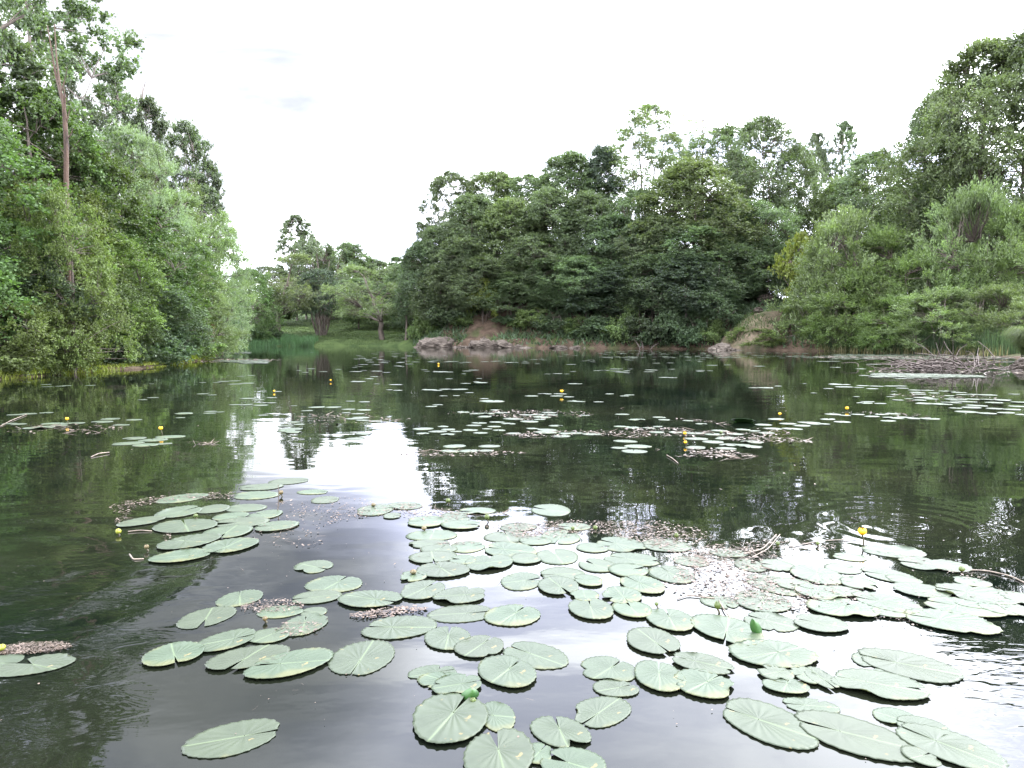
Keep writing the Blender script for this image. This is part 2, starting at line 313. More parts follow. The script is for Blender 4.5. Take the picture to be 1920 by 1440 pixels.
def groundmat():
    m, t, o = newmat('bank_ground'); n = t.nodes.new; l = t.links.new
    tcn = n('ShaderNodeTexCoord'); g = n('ShaderNodeNewGeometry')
    def noise(s, d=5):
        q = n('ShaderNodeTexNoise'); q.inputs['Scale'].default_value = s; q.inputs['Detail'].default_value = d; l(tcn.outputs['Object'], q.inputs['Vector']); return q.outputs['Fac']
    grass = n('ShaderNodeValToRGB'); e = grass.color_ramp.elements; e[0].position = .3; e[0].color = (0.022, 0.036, 0.012, 1); e[1].position = .7; e[1].color = (0.052, 0.074, 0.024, 1)
    l(noise(1.1), grass.inputs[0])
    soil = n('ShaderNodeValToRGB'); e = soil.color_ramp.elements; e[0].position = .3; e[0].color = (0.030, 0.021, 0.014, 1); e[1].position = .7; e[1].color = (0.085, 0.060, 0.043, 1)
    l(noise(1.7, 8), soil.inputs[0])
    sx = n('ShaderNodeSeparateXYZ'); l(tcn.outputs['Object'], sx.inputs[0])
    # meadow lies west of x=-7 beyond the head of the pond; elsewhere leaf litter and soil
    a = n('ShaderNodeMapRange'); l(sx.outputs[0], a.inputs[0]); a.inputs[1].default_value = -7.2; a.inputs[2].default_value = -8.8; a.inputs[3].default_value = 0; a.inputs[4].default_value = 1
    b = n('ShaderNodeMapRange'); l(sx.outputs[1], b.inputs[0]); b.inputs[1].default_value = 55; b.inputs[2].default_value = 63; b.inputs[3].default_value = 0; b.inputs[4].default_value = 1
    ab = n('ShaderNodeMath'); ab.operation = 'MULTIPLY'; l(a.outputs[0], ab.inputs[0]); l(b.outputs[0], ab.inputs[1])
    pn = n('ShaderNodeMapRange'); l(noise(0.6, 6), pn.inputs[0]); pn.inputs[1].default_value = .5; pn.inputs[2].default_value = .62; pn.inputs[3].default_value = 0.0; pn.inputs[4].default_value = .55
    mxm = n('ShaderNodeMath'); mxm.operation = 'MAXIMUM'; l(ab.outputs[0], mxm.inputs[0]); l(pn.outputs[0], mxm.inputs[1])
    mx = n('ShaderNodeMix'); mx.data_type = 'RGBA'; l(mxm.outputs[0], mx.inputs[0]); l(soil.outputs[0], mx.inputs[6]); l(grass.outputs[0], mx.inputs[7])
    p = n('ShaderNodeBsdfPrincipled'); p.inputs['Roughness'].default_value = 0.95; p.inputs['Specular IOR Level'].default_value = 0.1; l(mx.outputs[2], p.inputs['Base Color'])
    bp = n('ShaderNodeBump'); bp.inputs['Strength'].default_value = 0.8; bp.inputs['Distance'].default_value = 0.12; l(noise(5, 8), bp.inputs['Height']); l(bp.outputs[0], p.inputs['Normal'])
    l(p.outputs[0], o.inputs[0]); return m
g_o = mk('ground', np.stack([GX, GY, GZ], -1).reshape(-1, 3), np.stack([ii, ii + 1, ii + nx + 1, ii + nx], -1), groundmat(), smooth=True)
tag(g_o, kind='structure', label='banks and meadow around the pond with the pond bed', cat='ground')
wv = [(-40, -62, 0), (40, -62, 0), (40, 80, 0), (-40, 80, 0)]
wo = mk('water', wv, [(0, 1, 2, 3)], MAT['water']); tag(wo, kind='structure', label='dark still pond water mirroring trees and cloudy sky', cat='water')
def gz(x, y): return float(terrain(np.array([x]), np.array([y]))[0])

# ---------------------------------------------------------------- tree prototypes (height 10, centred on the base)
def leaves(C, D, rng, L_, W_, nrm_up=0.5, out=None):
    """rhombic leaves at centres C with leaf axes D"""
    n = len(C); up = np.array([0, 0, 1.0])
    Nn = rng.normal(0, 1, (n, 3)); Nn /= np.linalg.norm(Nn, axis=1)[:, None]; Nn = Nn + up * nrm_up + (out * 0.5 if out is not None else 0)
    A = D / (np.linalg.norm(D, axis=1)[:, None] + 1e-9); B = np.cross(Nn, A); B /= np.linalg.norm(B, axis=1)[:, None] + 1e-9
    s = rng.uniform(0.65, 1.3, (n, 1)); a = A * L_ * s; b = B * W_ * s * 0.5
    V = np.stack([C - a * 0.5, C + b - a * .05, C + a * 0.5, C - b - a * .05], 1).reshape(-1, 3)
    return V
def make_tree(kind, seed, leafm, barkm, H=10.0, rad=3.0, zc=2.0, n_cl=170, tw=9, lp=16, tl=0.8, LL=0.13, LW=0.085, rise=0.5, up=0.25, droop=0.25, gap=-0.35, prof='round', lean=(0, 0), stems=1, nu=0.6, tr=0.16, flat=1.0, limbs=12, tmesh=5, along=0.5, inner=0.3, nf=None):
    rng = np.random.default_rng(seed); fn = FieldNoise(seed + 50, nf or (0.8 if rad < 3.5 else 0.7))
    pf = {'round': lambda u: np.sqrt(np.clip(1 - (2 * u - 0.95) ** 2 / 1.1, 0.02, 1)), 'cone': lambda u: np.clip(1.05 - u, 0.08, 1) ** 0.7 * (0.55 + 0.45 * np.minimum(1, u * 5)),
          'top': lambda u: np.clip(0.35 + 0.9 * u, 0, 1) * np.sqrt(np.clip(1 - np.clip((u - .55) / .47, 0, 1) ** 2, 0.02, 1)), 'dome': lambda u: np.sqrt(np.clip(1.02 - u ** 2, 0.02, 1)) * (0.86 + 0.14 * np.minimum(1, u * 4)),
          'col': lambda u: np.clip(np.sin(np.clip(u, 0.03, 1) * 3.0 + 0.12), 0.12, 1) ** 0.6}[prof]
    C = []
    lx = np.array([lean[0], lean[1], 0.0])
    while len(C) < n_cl:
        u = rng.uniform(0, 1); th = rng.uniform(0, 6.283); r = rad * pf(u) * (inner + (1 - inner) * rng.uniform(0, 1) ** 0.45)
        r *= 1 + 0.23 * math.sin(3 * th + seed + 5 * u) + 0.15 * math.sin(5 * th - 2 * seed + 9 * u)
        z = zc + u * (H - zc - 0.35); p = np.array([r * math.cos(th), r * math.sin(th), z]) + lx * (z / H) ** 1.3
        if fn(p) < gap: continue
        C.append(p)
    C = np.array(C)
    # trunk stems and limbs
    T = Tubes(tmesh); top = H * 0.93; axes = []
    for k in range(stems):
        a = 6.283 * k / max(stems, 1) + seed; sp = 0 if stems == 1 else rad * rng.uniform(0.3, 0.55)
        p1 = np.array([sp * math.cos(a), sp * math.sin(a), top * (1 if k == 0 else rng.uniform(.75, .98))]) + lx * 0.9
        p0 = np.array([0.06 * stems * math.cos(a), 0.06 * stems * math.sin(a), -0.4])
        P = curve(p0, p1, (rng.normal(0, .18) - lx[0] * .12, rng.normal(0, .18) - lx[1] * .12, 0), 12, 0.05 * rad / 3, rng)
        r0 = tr / math.sqrt(stems); T.add(P, r0 * (1 - np.linspace(0, 1, 12) * 0.9) ** 0.9); axes.append((P, r0))
    def on_axis(k, z):
        P, r0 = axes[k]; i = np.clip(np.interp(z, P[:, 2], np.arange(len(P))), 0, len(P) - 1); f = i - int(i); j = min(int(i) + 1, len(P) - 1)
        return P[int(i)] * (1 - f) + P[j] * f, r0 * (1 - i / (len(P) - 1) * 0.88)
    nl = limbs; idx = rng.choice(len(C), min(nl, len(C)), replace=False); ends = C[idx] * np.array([.72, .72, 1]) + np.array([0, 0, -0.15]); lim = []
    for e in ends:
        k = int(np.argmin([np.hypot(*(on_axis(q, e[2])[0] - e)[:2]) for q in range(stems)]))
        hr = np.hypot(*(e - on_axis(k, e[2])[0])[:2]); z0 = max(min(zc * 0.7, e[2] - .3), e[2] - hr * (0.6 + rise)); a, ra = on_axis(k, z0)
        P = curve(a, e, (0, 0, hr * (0.10 - 0.25 * (rise - .5))), 7, 0.05, rng); T.add(P, ra * 0.5 * (1 - np.linspace(0, 1, 7) * 0.75)); lim.append(P)
    LP = np.concatenate([l_[2:] for l_ in lim])
    for c in C[::1 if n_cl < 260 else 2]:
        k = np.argmin(np.linalg.norm(LP - c - np.array([0, 0, .0]), axis=1) + np.maximum(0, LP[:, 2] - c[2]) * 2)
        P = curve(LP[k], c, (0, 0, 0.05), 4, 0.04, rng); T.add(P, np.array([0.028, .022, .015, .008]) * (rad / 3) ** .5)
    # foliage: sprays of leaves round every branch end
    n = len(C); od = C - np.array([lx[0] * .5, lx[1] * .5, 0]) ; od[:, 2] = (C[:, 2] - (zc + H) / 2) * 0.5; od /= np.linalg.norm(od, axis=1)[:, None] + 1e-6
    td = rng.normal(0, 1, (n, tw, 3)); td /= np.linalg.norm(td, axis=2)[..., None]; td = td + od[:, None] * 0.55 + np.array([0, 0, up]); td[..., 2] *= flat
    td /= np.linalg.norm(td, axis=2)[..., None]; tlen = tl * rng.uniform(0.45, 1.15, (n, tw, 1)) * rng.uniform(.7, 1.25, (n, 1, 1))
    t = rng.uniform(0, 1, (n, tw, lp, 1)) ** 0.62
    pos = C[:, None, None] + td[:, :, None] * tlen[:, :, None] * t; pos[..., 2] -= (droop * (t[..., 0] ** 2) * tlen[:, :, None, 0])
    pos = pos + rng.normal(0, 0.05 * tl + 0.02, pos.shape)
    ax = td[:, :, None] * along * 2 + rng.normal(0, 1, pos.shape); ax[..., 2] -= droop * 0.8
    pos = pos.reshape(-1, 3); ax = ax.reshape(-1, 3); oo = np.repeat(od, tw * lp, axis=0)
    V = leaves(pos, ax, rng, LL, LW, nu, oo); Q = np.arange(len(V)).reshape(-1, 4)
    root = empty(kind); T.build('trunk', MAT[barkm], root); mk('crown', V, Q, MAT[leafm], root)
    return root

PROTO = {}
def proto(key, *a, **k):
    PROTO[key] = dict(a=a, k=k, root=None, used=False)
def get(key):
    p = PROTO[key]
    if p['root'] is None: p['root'] = make_tree(*p['a'], **p['k'])
    if not p['used']: p['used'] = True; return p['root']
    return copy_tree(p['root'])
# near bank, H ~ 10 units = metres
proto('alder1', 'broadleaf_tree', 11, 'l_alder', 'bark', rad=3.2, zc=0.5, n_cl=300, tw=9, lp=20, tl=0.75, LL=.125, LW=.085, prof='dome', gap=-0.55, inner=.45)
proto('alder2', 'broadleaf_tree', 12, 'l_alder', 'bark', rad=3.2, zc=0.5, n_cl=300, tw=9, lp=20, tl=0.85, LL=.12, LW=.08, prof='round', gap=-0.5, inner=.45)
proto('fresh1', 'broadleaf_tree', 13, 'l_fresh', 'bark', rad=3.2, zc=0.6, n_cl=280, tw=9, lp=18, tl=0.9, LL=.13, LW=.07, prof='dome', up=.5, gap=-0.4, inner=.5)
proto('dark1', 'broadleaf_tree', 14, 'l_dark', 'bark', rad=3.2, zc=0.5, n_cl=300, tw=9, lp=19, tl=0.8, LL=.13, LW=.09, prof='dome', gap=-0.5, inner=.45)
proto('poplar1', 'poplar_tree', 15, 'l_poplar', 'bark_pale', H=14, rad=2.7, zc=3, n_cl=480, tw=8, lp=13, tl=0.62, LL=.12, LW=.09, prof='round', up=1.1, gap=-0.35, nf=1.5, rise=1.2, limbs=26, tr=.16)
proto('poplar2', 'poplar_tree', 16, 'l_poplar', 'bark_pale', H=14, rad=2.7, zc=3, n_cl=430, tw=8, lp=13, tl=0.66, LL=.12, LW=.09, prof='dome', up=1.0, gap=-0.25, nf=1.7, rise=1.2, limbs=26, tr=.16)
proto('silver1', 'willow_tree', 17, 'l_silver', 'bark', rad=3.3, zc=0.8, n_cl=300, tw=11, lp=22, tl=0.8, LL=.12, LW=.035, prof='round', up=.75, along=1.2, gap=-0.5, droop=.15, inner=.4)
proto('silver2', 'willow_tree', 18, 'l_willow', 'bark', rad=3.3, zc=0.6, n_cl=290, tw=11, lp=22, tl=0.9, LL=.125, LW=.04, prof='dome', up=.6, along=1.2, gap=-0.45, droop=.2, inner=.45, stems=3)
# far bank, real heights
F_ = dict(lp=16, tw=9, LL=.19, LW=.095)
proto('loc1', 'locust_tree', 21, 'l_locust', 'bark', H=16, rad=4, zc=2.2, n_cl=478, tl=1.25, prof='dome', flat=.9, droop=.35, up=.35, gap=-.85, nu=.8, inner=.55, **F_)
proto('loc2', 'locust_tree', 22, 'l_locust', 'bark', H=16, rad=4, zc=2.0, n_cl=493, tl=1.15, prof='round', flat=.9, droop=.3, gap=-.75, nu=.8, inner=.55, **F_)
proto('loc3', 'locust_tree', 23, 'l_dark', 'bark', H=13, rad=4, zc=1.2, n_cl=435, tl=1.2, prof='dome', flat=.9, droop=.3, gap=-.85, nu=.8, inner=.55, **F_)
proto('locl', 'locust_tree', 24, 'l_locust_light', 'bark', H=16, rad=4, zc=2.4, n_cl=478, tl=1.35, prof='dome', flat=.85, droop=.4, up=.35, gap=-.75, nu=.9, inner=.55, **F_)
proto('loco', 'locust_tree', 25, 'l_locust', 'bark', H=17, rad=4, zc=2.5, n_cl=435, tl=1.25, prof='round', flat=.7, droop=.3, gap=-.75, nu=.8, rise=1.1, limbs=24, stems=3, tr=.26, **F_)
proto('sparse1', 'ash_tree', 26, 'l_locust_light', 'bark', H=18, rad=4, zc=4.5, n_cl=435, tl=1.0, prof='round', droop=.3, gap=-.35, nf=1.5, rise=1.4, limbs=30, stems=5, tr=.3, lp=13, tw=8, LL=.18, LW=.08)
proto('slim1', 'poplar_tree', 27, 'l_locust', 'bark_pale', H=15, rad=1.8, zc=2.5, n_cl=380, tl=.75, LL=.18, LW=.1, prof='col', gap=-.6, nf=1.8, rise=1.2, limbs=16, stems=1, tr=.12, lp=13, tw=8)
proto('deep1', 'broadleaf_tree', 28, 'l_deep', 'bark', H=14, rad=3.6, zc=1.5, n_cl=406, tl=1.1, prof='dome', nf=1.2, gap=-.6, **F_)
proto('oval1', 'broadleaf_tree', 29, 'l_locust', 'bark', H=15, rad=3.8, zc=2.4, n_cl=435, tl=1.1, prof='round', gap=-.7, **F_)
proto('giant', 'locust_tree', 30, 'l_locust_light', 'bark', H=20, rad=6, zc=3.5, n_cl=754, tl=1.25, prof='round', flat=.9, droop=.35, up=.35, gap=-.35, nu=.9, inner=.55, limbs=22, tr=.4, **F_)
proto('wbush1', 'willow_shrub', 31, 'l_willow', 'bark', H=7, rad=3.4, zc=0.3, n_cl=230, tw=11, lp=17, tl=1.0, LL=.17, LW=.055, prof='dome', up=1.0, along=1.6, gap=-.9, droop=.05, stems=5, tr=.16, inner=.5)
proto('wbush2', 'willow_shrub', 32, 'l_bush', 'bark', H=7, rad=3.4, zc=0.3, n_cl=230, tw=11, lp=17, tl=1.05, LL=.17, LW=.06, prof='dome', up=.8, along=1.6, gap=-.9, droop=.1, stems=5, tr=.16, inner=.5)
proto('bush1', 'shrub', 33, 'l_bush', 'bark', H=3, rad=1.7, zc=0.1, n_cl=90, tw=9, lp=17, tl=.55, LL=.14, LW=.07, prof='dome', up=.7, gap=-.6, stems=4, tr=.07, limbs=8, inner=.4)
proto('bush2', 'shrub', 34, 'l_dark', 'bark', H=3, rad=1.7, zc=0.1, n_cl=90, tw=9, lp=17, tl=.55, LL=.15, LW=.09, prof='dome', up=.4, gap=-.6, stems=4, tr=.07, limbs=8, inner=.4)
proto('bush3', 'shrub', 35, 'l_fresh', 'bark', H=3, rad=1.7, zc=0.1, n_cl=110, tw=9, lp=20, tl=.5, LL=.1, LW=.05, prof='dome', up=.8, gap=-.6, stems=4, tr=.07, limbs=8, inner=.4)
proto('bushy', 'shrub', 36, 'l_yellow', 'bark', H=3, rad=1.7, zc=0.5, n_cl=60, tw=9, lp=15, tl=.55, LL=.14, LW=.08, prof='dome', up=.3, gap=-.5, stems=3, tr=.07, limbs=8)
proto('rust', 'shrub', 37, 'l_rust', 'bark', H=3, rad=1.7, zc=0.3, n_cl=25, tw=7, lp=12, tl=.45, LL=.11, LW=.05, prof='round', stems=3, tr=.05, limbs=6)
proto('fleaf', 'willow_tree', 38, 'l_willow', 'bark', rad=4.0, zc=3.4, n_cl=210, tl=.9, LL=.15, LW=.055, prof='dome', up=.4, along=1.2, gap=-.4, lean=(-2.2, 0), tr=.3, lp=16, tw=9)
proto('fmulti', 'willow_tree', 39, 'l_poplar', 'bark', rad=3.6, zc=3.0, n_cl=230, tl=.8, LL=.15, LW=.065, prof='dome', gap=-.5, stems=6, tr=.4, rise=1.2, lp=16, tw=9)

proto('fdark', 'willow_tree', 40, 'l_deep', 'bark', rad=3.6, zc=3.2, n_cl=260, tl=.8, LL=.15, LW=.075, prof='dome', gap=-.7, stems=6, tr=.35, rise=1.2, lp=16, tw=9)
rs = random.Random(5); G4 = 'trees on the steep wooded bank'
def place(key, px, top, wpx, D, label, cat='tree', group=None, base=None, rot=None, sink=0.0):
    """a tree whose trunk stands at depth D in column px, its top reaching row top"""
    o = get(key); H0, R0 = PROTO[key]['k'].get('H', 10.0), PROTO[key]['k']['rad']
    p = at(px, top, D); zb = gz(p.x, p.y) if base is None else base
    h = max(p.z - zb + sink, 0.5); s = h / H0; ws = (wpx / F * D / 2) / R0 * 0.92 * (1.1 if group == G4 else 1.0)
    o.location = (p.x, p.y, zb - sink); o.scale = (ws, ws, s); o.rotation_euler = (0, 0, rs.uniform(0, 6.28) if rot is None else rot)
    tag(o, label, cat, group); return o
# ---------------------------------------------------------------- trees: near bank on the west side
G1 = 'trees crowding the grassy-edged bank'
place('poplar1', 30, -190, 330, 31, 'tall grey-green poplar rising out of the top edge behind the grassy-edged bank', group=G1)
place('poplar2', 128, 95, 120, 39, 'slim poplar directly behind the bare forked dead trunk', group=G1)
place('poplar1', 200, 128, 125, 41, 'slim poplar with open twiggy crown, next after the bare dead trunk', group=G1)
place('poplar2', 272, 180, 130, 43, 'grey poplar with dead twigs on top, behind the silvery round willow', group=G1)
place('poplar1', 345, 228, 125, 45, 'leaning poplar top standing out beside the silvery round willow', group=G1)
place('poplar2', 388, 300, 90, 47, 'small loose poplar crown jutting into the open sky', group=G1)
place('silver1', 246, 238, 200, 35, 'silvery round willow crown in the middle of the near woods', group=G1)
place('alder1', 40, 150, 330, 26, 'broad green alder-like tree at the picture edge with ragged crown', group=G1)
place('poplar2', -10, 60, 300, 27, 'dense poplar at the picture edge below the overhanging bough', group=G1)
place('alder2', 150, 275, 300, 27.5, 'mid-green tree under the bare dead trunk', group=G1)
place('fresh1', 90, 320, 260, 25.0, 'yellow-green leafy tree in front of the mid-green tree', group=G1)
place('alder1', 255, 390, 270, 31, 'deep green dense tree below the silvery round willow', group=G1)
place('silver2', 345, 365, 240, 38, 'pale willow leaning over the water at the end of the near woods', group=G1)
place('silver1', 408, 410, 130, 44, 'feathery silver willow at the farthest tip of the near woods', group=G1)
place('silver2', 300, 300, 190, 39, 'grey-green willow between the round willow and the leaning poplar', group=G1)
place('fresh1', 180, 430, 230, 26.3, 'fresh green tree with drooping sprays above the dark bank edge', group=G1)
place('fresh1', 122, 335, 190, 22.3, 'fresh green leafy tree hiding the foot of the bare dead trunk', group=G1)
place('dark1', 270, 520, 210, 28.5, 'dark glossy-leaved tree overhanging the grassy strip', group=G1)
place('alder2', 190, 500, 190, 26, 'bushy green tree overhanging the dark gap in the bank', group=G1)
place('silver2', 360, 500, 160, 36, 'low pale willow with a patch of rusty leaves inside', group=G1)
place('dark1', 20, 440, 260, 22.5, 'dark leafy tree at the picture edge above the yellow-green shrubs', group=G1)
place('alder2', -130, 200, 420, 21, 'big alder-like tree just outside the picture edge', group=G1)
G2 = 'shrubs along the grassy-edged bank'
place('bush3', 40, 565, 190, 20.9, 'yellow-green shrub low at the picture edge by the grass strip', 'shrub', G2)
place('bush3', 118, 570, 170, 22.3, 'yellow-green shrub beside the dark gap in the bank', 'shrub', G2)
place('bush1', -20, 610, 160, 20.2, 'small green shrub half cut by the picture edge', 'shrub', G2)
place('bush2', 205, 590, 130, 25.6, 'dark green shrub hanging over the grass strip', 'shrub', G2)
place('bush2', 290, 585, 140, 28.4, 'dark glossy shrub at the middle of the grass strip', 'shrub', G2)
place('bush1', 345, 590, 120, 32.5, 'grey-green shrub where the grass strip ends', 'shrub', G2)
place('bush1', 392, 560, 100, 39.5, 'pale shrub at the tip of the near woods by the lily mat', 'shrub', G2)
place('rust', 376, 600, 60, 36.5, 'small rusty orange dead-leaved shrub among pale willows', 'shrub', G2)
place('bush2', 415, 570, 90, 50, 'dark bush in the shade beyond the tip of the near woods', 'shrub', G2)

# far end of the pond: meadow trees
G3 = 'trees on the meadow at the far end of the pond'
place('alder2', 468, 505, 120, 70, 'dark round tree at the mouth of the shady inlet', group=G3)
place('fleaf', 520, 478, 150, 74, 'tree leaning over on a slanting dark trunk by the inlet reeds', group=G3, rot=R(180))
place('poplar2', 572, 432, 84, 94, 'second narrow tree beside the tallest tree over the meadow', group=G3)
place('poplar1', 554, 402, 84, 92, 'tall narrow tree standing highest over the far meadow', group=G3)
place('fmulti', 600, 440, 140, 88, 'open grey tree behind the dark many-stemmed willow', group=G3)
place('fdark', 600, 505, 140, 76, 'dark many-stemmed willow on the meadow shore', group=G3, rot=0.4)
place('oval1', 640, 452, 120, 96, 'bushy tree joining the tall poplars and the light green tree', group=G3)
place('loc2', 500, 500, 130, 86, 'full dark tree behind the slanting trunk', group=G3)
place('loc2', 735, 505, 130, 88, 'full green tree behind the leaning willow', group=G3)
place('alder1', 665, 462, 150, 98, 'light green tree behind the meadow in the gap', group=G3)
place('oval1', 700, 482, 90, 96, 'distant green tree above the white stones', group=G3)
place('oval1', 672, 520, 90, 82, 'slender-trunked tree beside the row of white stones', group=G3)
place('fleaf', 712, 500, 175, 72.5, 'silver-green willow leaning on one bent dark trunk at the shore', group=G3, rot=0.0)
place('slim1', 742, 482, 50, 100, 'thin small-crowned tree beyond the leaning willow', group=G3)
place('loc1', 772, 488, 120, 82, 'green tree filling the gap between leaning willow and wooded slope', group=G3)
place('bush2', 440, 590, 120, 69.5, 'dark low bush in the shady inlet corner', 'shrub', G3)
place('bush2', 490, 600, 90, 72.5, 'dark bush beside the slanting trunk', 'shrub', G3)
place('fdark', 430, 530, 120, 84, 'tree glimpsed behind the pale willow tip', group=G3)
place('alder1', 520, 530, 110, 112, 'far tree closing the view behind the slanting trunk', group=G3)
place('alder2', 620, 520, 150, 118, 'far tree closing the view behind the meadow', group=G3)
place('oval1', 740, 540, 120, 118, 'far tree closing the view behind the leaning willow', group=G3)

# wooded steep bank
G4 = 'trees on the steep wooded bank'
place('loc2', 845, 322, 120, 75, 'rounded tree at the open-meadow end of the wooded ridge', group=G4)
place('loc1', 818, 425, 95, 71, 'tree reaching out over the meadow below the ridge end', group=G4)
place('locl', 925, 318, 135, 77, 'second crown of the ridge, light green and rounded', group=G4)
place('loc2', 990, 328, 125, 76, 'third crown of the ridge, flat topped', group=G4)
place('loc1', 1068, 286, 150, 74, 'broad high crown before the dark pointed tree', group=G4)
place('deep1', 1130, 276, 105, 73, 'dark pointed tree on the ridge beside the sparse tall tree', group=G4)
place('sparse1', 1222, 198, 175, 72, 'tall sparse tree with many bare upright stems showing', group=G4)
place('oval1', 1345, 232, 150, 74, 'tall dense tree behind the dead-topped snag', group=G4)
place('loco', 1432, 218, 150, 68, 'tall open tree with dark branching limbs on the ridge', group=G4)
place('loco', 1492, 275, 120, 70, 'open-crowned tree between two tall ridge trees', group=G4)
place('poplar2', 1532, 246, 66, 84, 'thin far poplar, lower of the slim pair in the notch', group=G4)
place('poplar1', 1582, 226, 76, 84, 'thin far poplar, taller of the slim pair in the notch', group=G4)
place('locl', 1300, 300, 200, 64, 'light green locust domed in front of the tall ridge trees', group=G4)
place('loco', 1640, 285, 150, 62, 'spreading locust with dark slanting limb above the willows', group=G4)
place('locl', 1590, 330, 150, 66, 'light locust behind the willow thicket', group=G4)
place('locl', 1700, 345, 150, 60, 'light green crown in the dip before the giant tree', group=G4)
place('loc1', 1762, 170, 140, 56, 'tall feathery-edged crown on the flank of the giant tree', group=G4)
place('giant', 1850, 82, 270, 52, 'giant locust tree towering over the reed shore', group=G4)
place('loc2', 1935, 60, 220, 50, 'tall tree cut by the picture edge behind the giant locust', group=G4)
place('loc1', 1790, 300, 190, 55, 'shaded lower tree beneath the giant locust', group=G4)
# second rank
for a in [('loc3', 790, 455, 100, 70.5, 'dark tree low at the ridge end by the meadow'),
          ('loc1', 885, 365, 120, 71, 'mid-slope tree above the first rock ledge'),
          ('loc2', 868, 440, 110, 68.5, 'dark tree directly above the first rock ledge'),
          ('locl', 955, 372, 130, 70, 'mid-slope tree above the pale boulder face'),
          ('loc1', 1030, 352, 130, 69, 'mid-slope tree under the broad high crown'),
          ('loc2', 1000, 440, 120, 67, 'dark tree above the long low rock ledge'),
          ('loc1', 1105, 360, 130, 68, 'mid-slope tree below the dark pointed tree'),
          ('loc3', 1150, 405, 140, 65, 'dark sprawling tree with dead twigs above the shaded cove'),
          ('oval1', 1190, 350, 120, 67, 'tree screening the foot of the tall sparse tree'),
          ('loc2', 1235, 405, 130, 63, 'dark tree over the deepest shade of the bank'),
          ('loc2', 1300, 420, 150, 61.5, 'tree beneath the light green domed locust'),
          ('loc1', 1375, 370, 130, 64, 'tree filling the slope under the tall open tree'),
          ('loc3', 1370, 460, 140, 60, 'dark tree beside the leaning trunk over the soil bank'),
          ('oval1', 1440, 375, 130, 62, 'tree at the head of the bare soil bank'),
          ('loc3', 1440, 480, 110, 58.5, 'shadowy tree standing on top of the bare soil bank')]:
    place(*a, group=G4)
# front rank overhanging the water
fr = [('loc1', 905, 480, 110, 66.8, 'tree overhanging the pale boulder face'), ('loc1', 960, 510, 110, 66.3, 'light tree in front of the pale boulder face'), ('loc2', 1045, 480, 120, 65.3, 'tree drooping over the long rock ledge'),
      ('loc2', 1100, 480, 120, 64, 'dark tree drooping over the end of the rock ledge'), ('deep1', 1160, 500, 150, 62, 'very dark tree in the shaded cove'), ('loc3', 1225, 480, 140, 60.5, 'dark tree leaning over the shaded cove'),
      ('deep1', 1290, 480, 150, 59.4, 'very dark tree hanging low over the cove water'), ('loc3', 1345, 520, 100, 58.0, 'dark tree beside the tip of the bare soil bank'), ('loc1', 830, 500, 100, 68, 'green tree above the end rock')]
for a in fr: place(*a, group=G4)
G5 = 'shrubs along the foot of the steep wooded bank'
sh = [('bush1', 800, 570, 60, 68.2, 'pale shrub on the end rock beside the meadow'), ('bush2', 845, 560, 80, 66.6, 'dark shrub between the two rock ledges'), ('bush1', 870, 585, 55, 66.4, 'green shrub at the start of the pale boulder face'), ('bushy', 905, 520, 65, 66.0, 'yellowish shrub above the pale boulder face'),
      ('bush2', 960, 585, 60, 65.2, 'dark shrub growing down the boulder face'), ('bush1', 1000, 575, 80, 64.3, 'green shrub atop the long rock ledge'), ('bush2', 1045, 580, 80, 63.3, 'dark shrub atop the long rock ledge'), ('bush1', 1085, 590, 60, 62.6, 'light shrub at the end of the long rock ledge'),
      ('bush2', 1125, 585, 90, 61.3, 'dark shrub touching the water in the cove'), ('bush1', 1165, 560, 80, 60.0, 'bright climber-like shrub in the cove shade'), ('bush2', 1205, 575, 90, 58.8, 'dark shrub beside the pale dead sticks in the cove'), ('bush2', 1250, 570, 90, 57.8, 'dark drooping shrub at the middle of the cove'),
      ('bush2', 1290, 590, 80, 57.2, 'dark low shrub near the soil bank'), ('bush1', 1325, 590, 66, 56.8, 'fresh green shrub against the tip of the soil bank')]
for a in sh: place(a[0], a[1], a[2], a[3], a[4], a[5], 'shrub', G5)
# willow thicket on the reed shore
G6 = 'willow shrubs behind the reed shore'
wb = [('bushy', 1504, 432, 110, 55.5, 'yellow-leaved shrub between dark wood and willow thicket'), ('wbush1', 1585, 405, 210, 51.5, 'big pale willow shrub, tallest at the soil-bank end of the thicket'), ('wbush1', 1560, 490, 150, 52.8, 'spiky willow shrub leaning over the bare soil bank'),
      ('wbush2', 1660, 440, 190, 50, 'rounded mid-height willow shrub in the middle of the thicket'), ('wbush2', 1720, 480, 170, 47, 'grey-green willow shrub before the giant locust'), ('wbush1', 1830, 360, 210, 46, 'tallest willow shrub, at the foot of the giant locust'),
      ('wbush2', 1915, 400, 190, 44, 'willow shrub cut by the picture edge'), ('wbush2', 1595, 510, 180, 49.8, 'low dark-based willow shrub behind the first reeds'), ('wbush1', 1770, 545, 210, 43.6, 'low wide willow shrub with light leaves above the reeds'), ('wbush2', 1680, 560, 150, 46, 'low willow shrub between two light ones above the reeds'),
      ('wbush1', 1870, 540, 170, 41.6, 'low willow shrub above the heap of dead branches')]
for a in wb: place(a[0], a[1], a[2], a[3], a[4], a[5], 'shrub', G6)
place('bush3', 1425, 615, 92, 53.6, 'bright green shrub spreading over the bare soil bank', 'shrub', G6, base=0.25)
place('bush3', 1392, 612, 60, 54.4, 'small green shrub at the tip of the soil bank', 'shrub', G6, base=0.3)

# woods beyond everything, closing the horizon
bk = []
rng = np.random.default_rng(77)
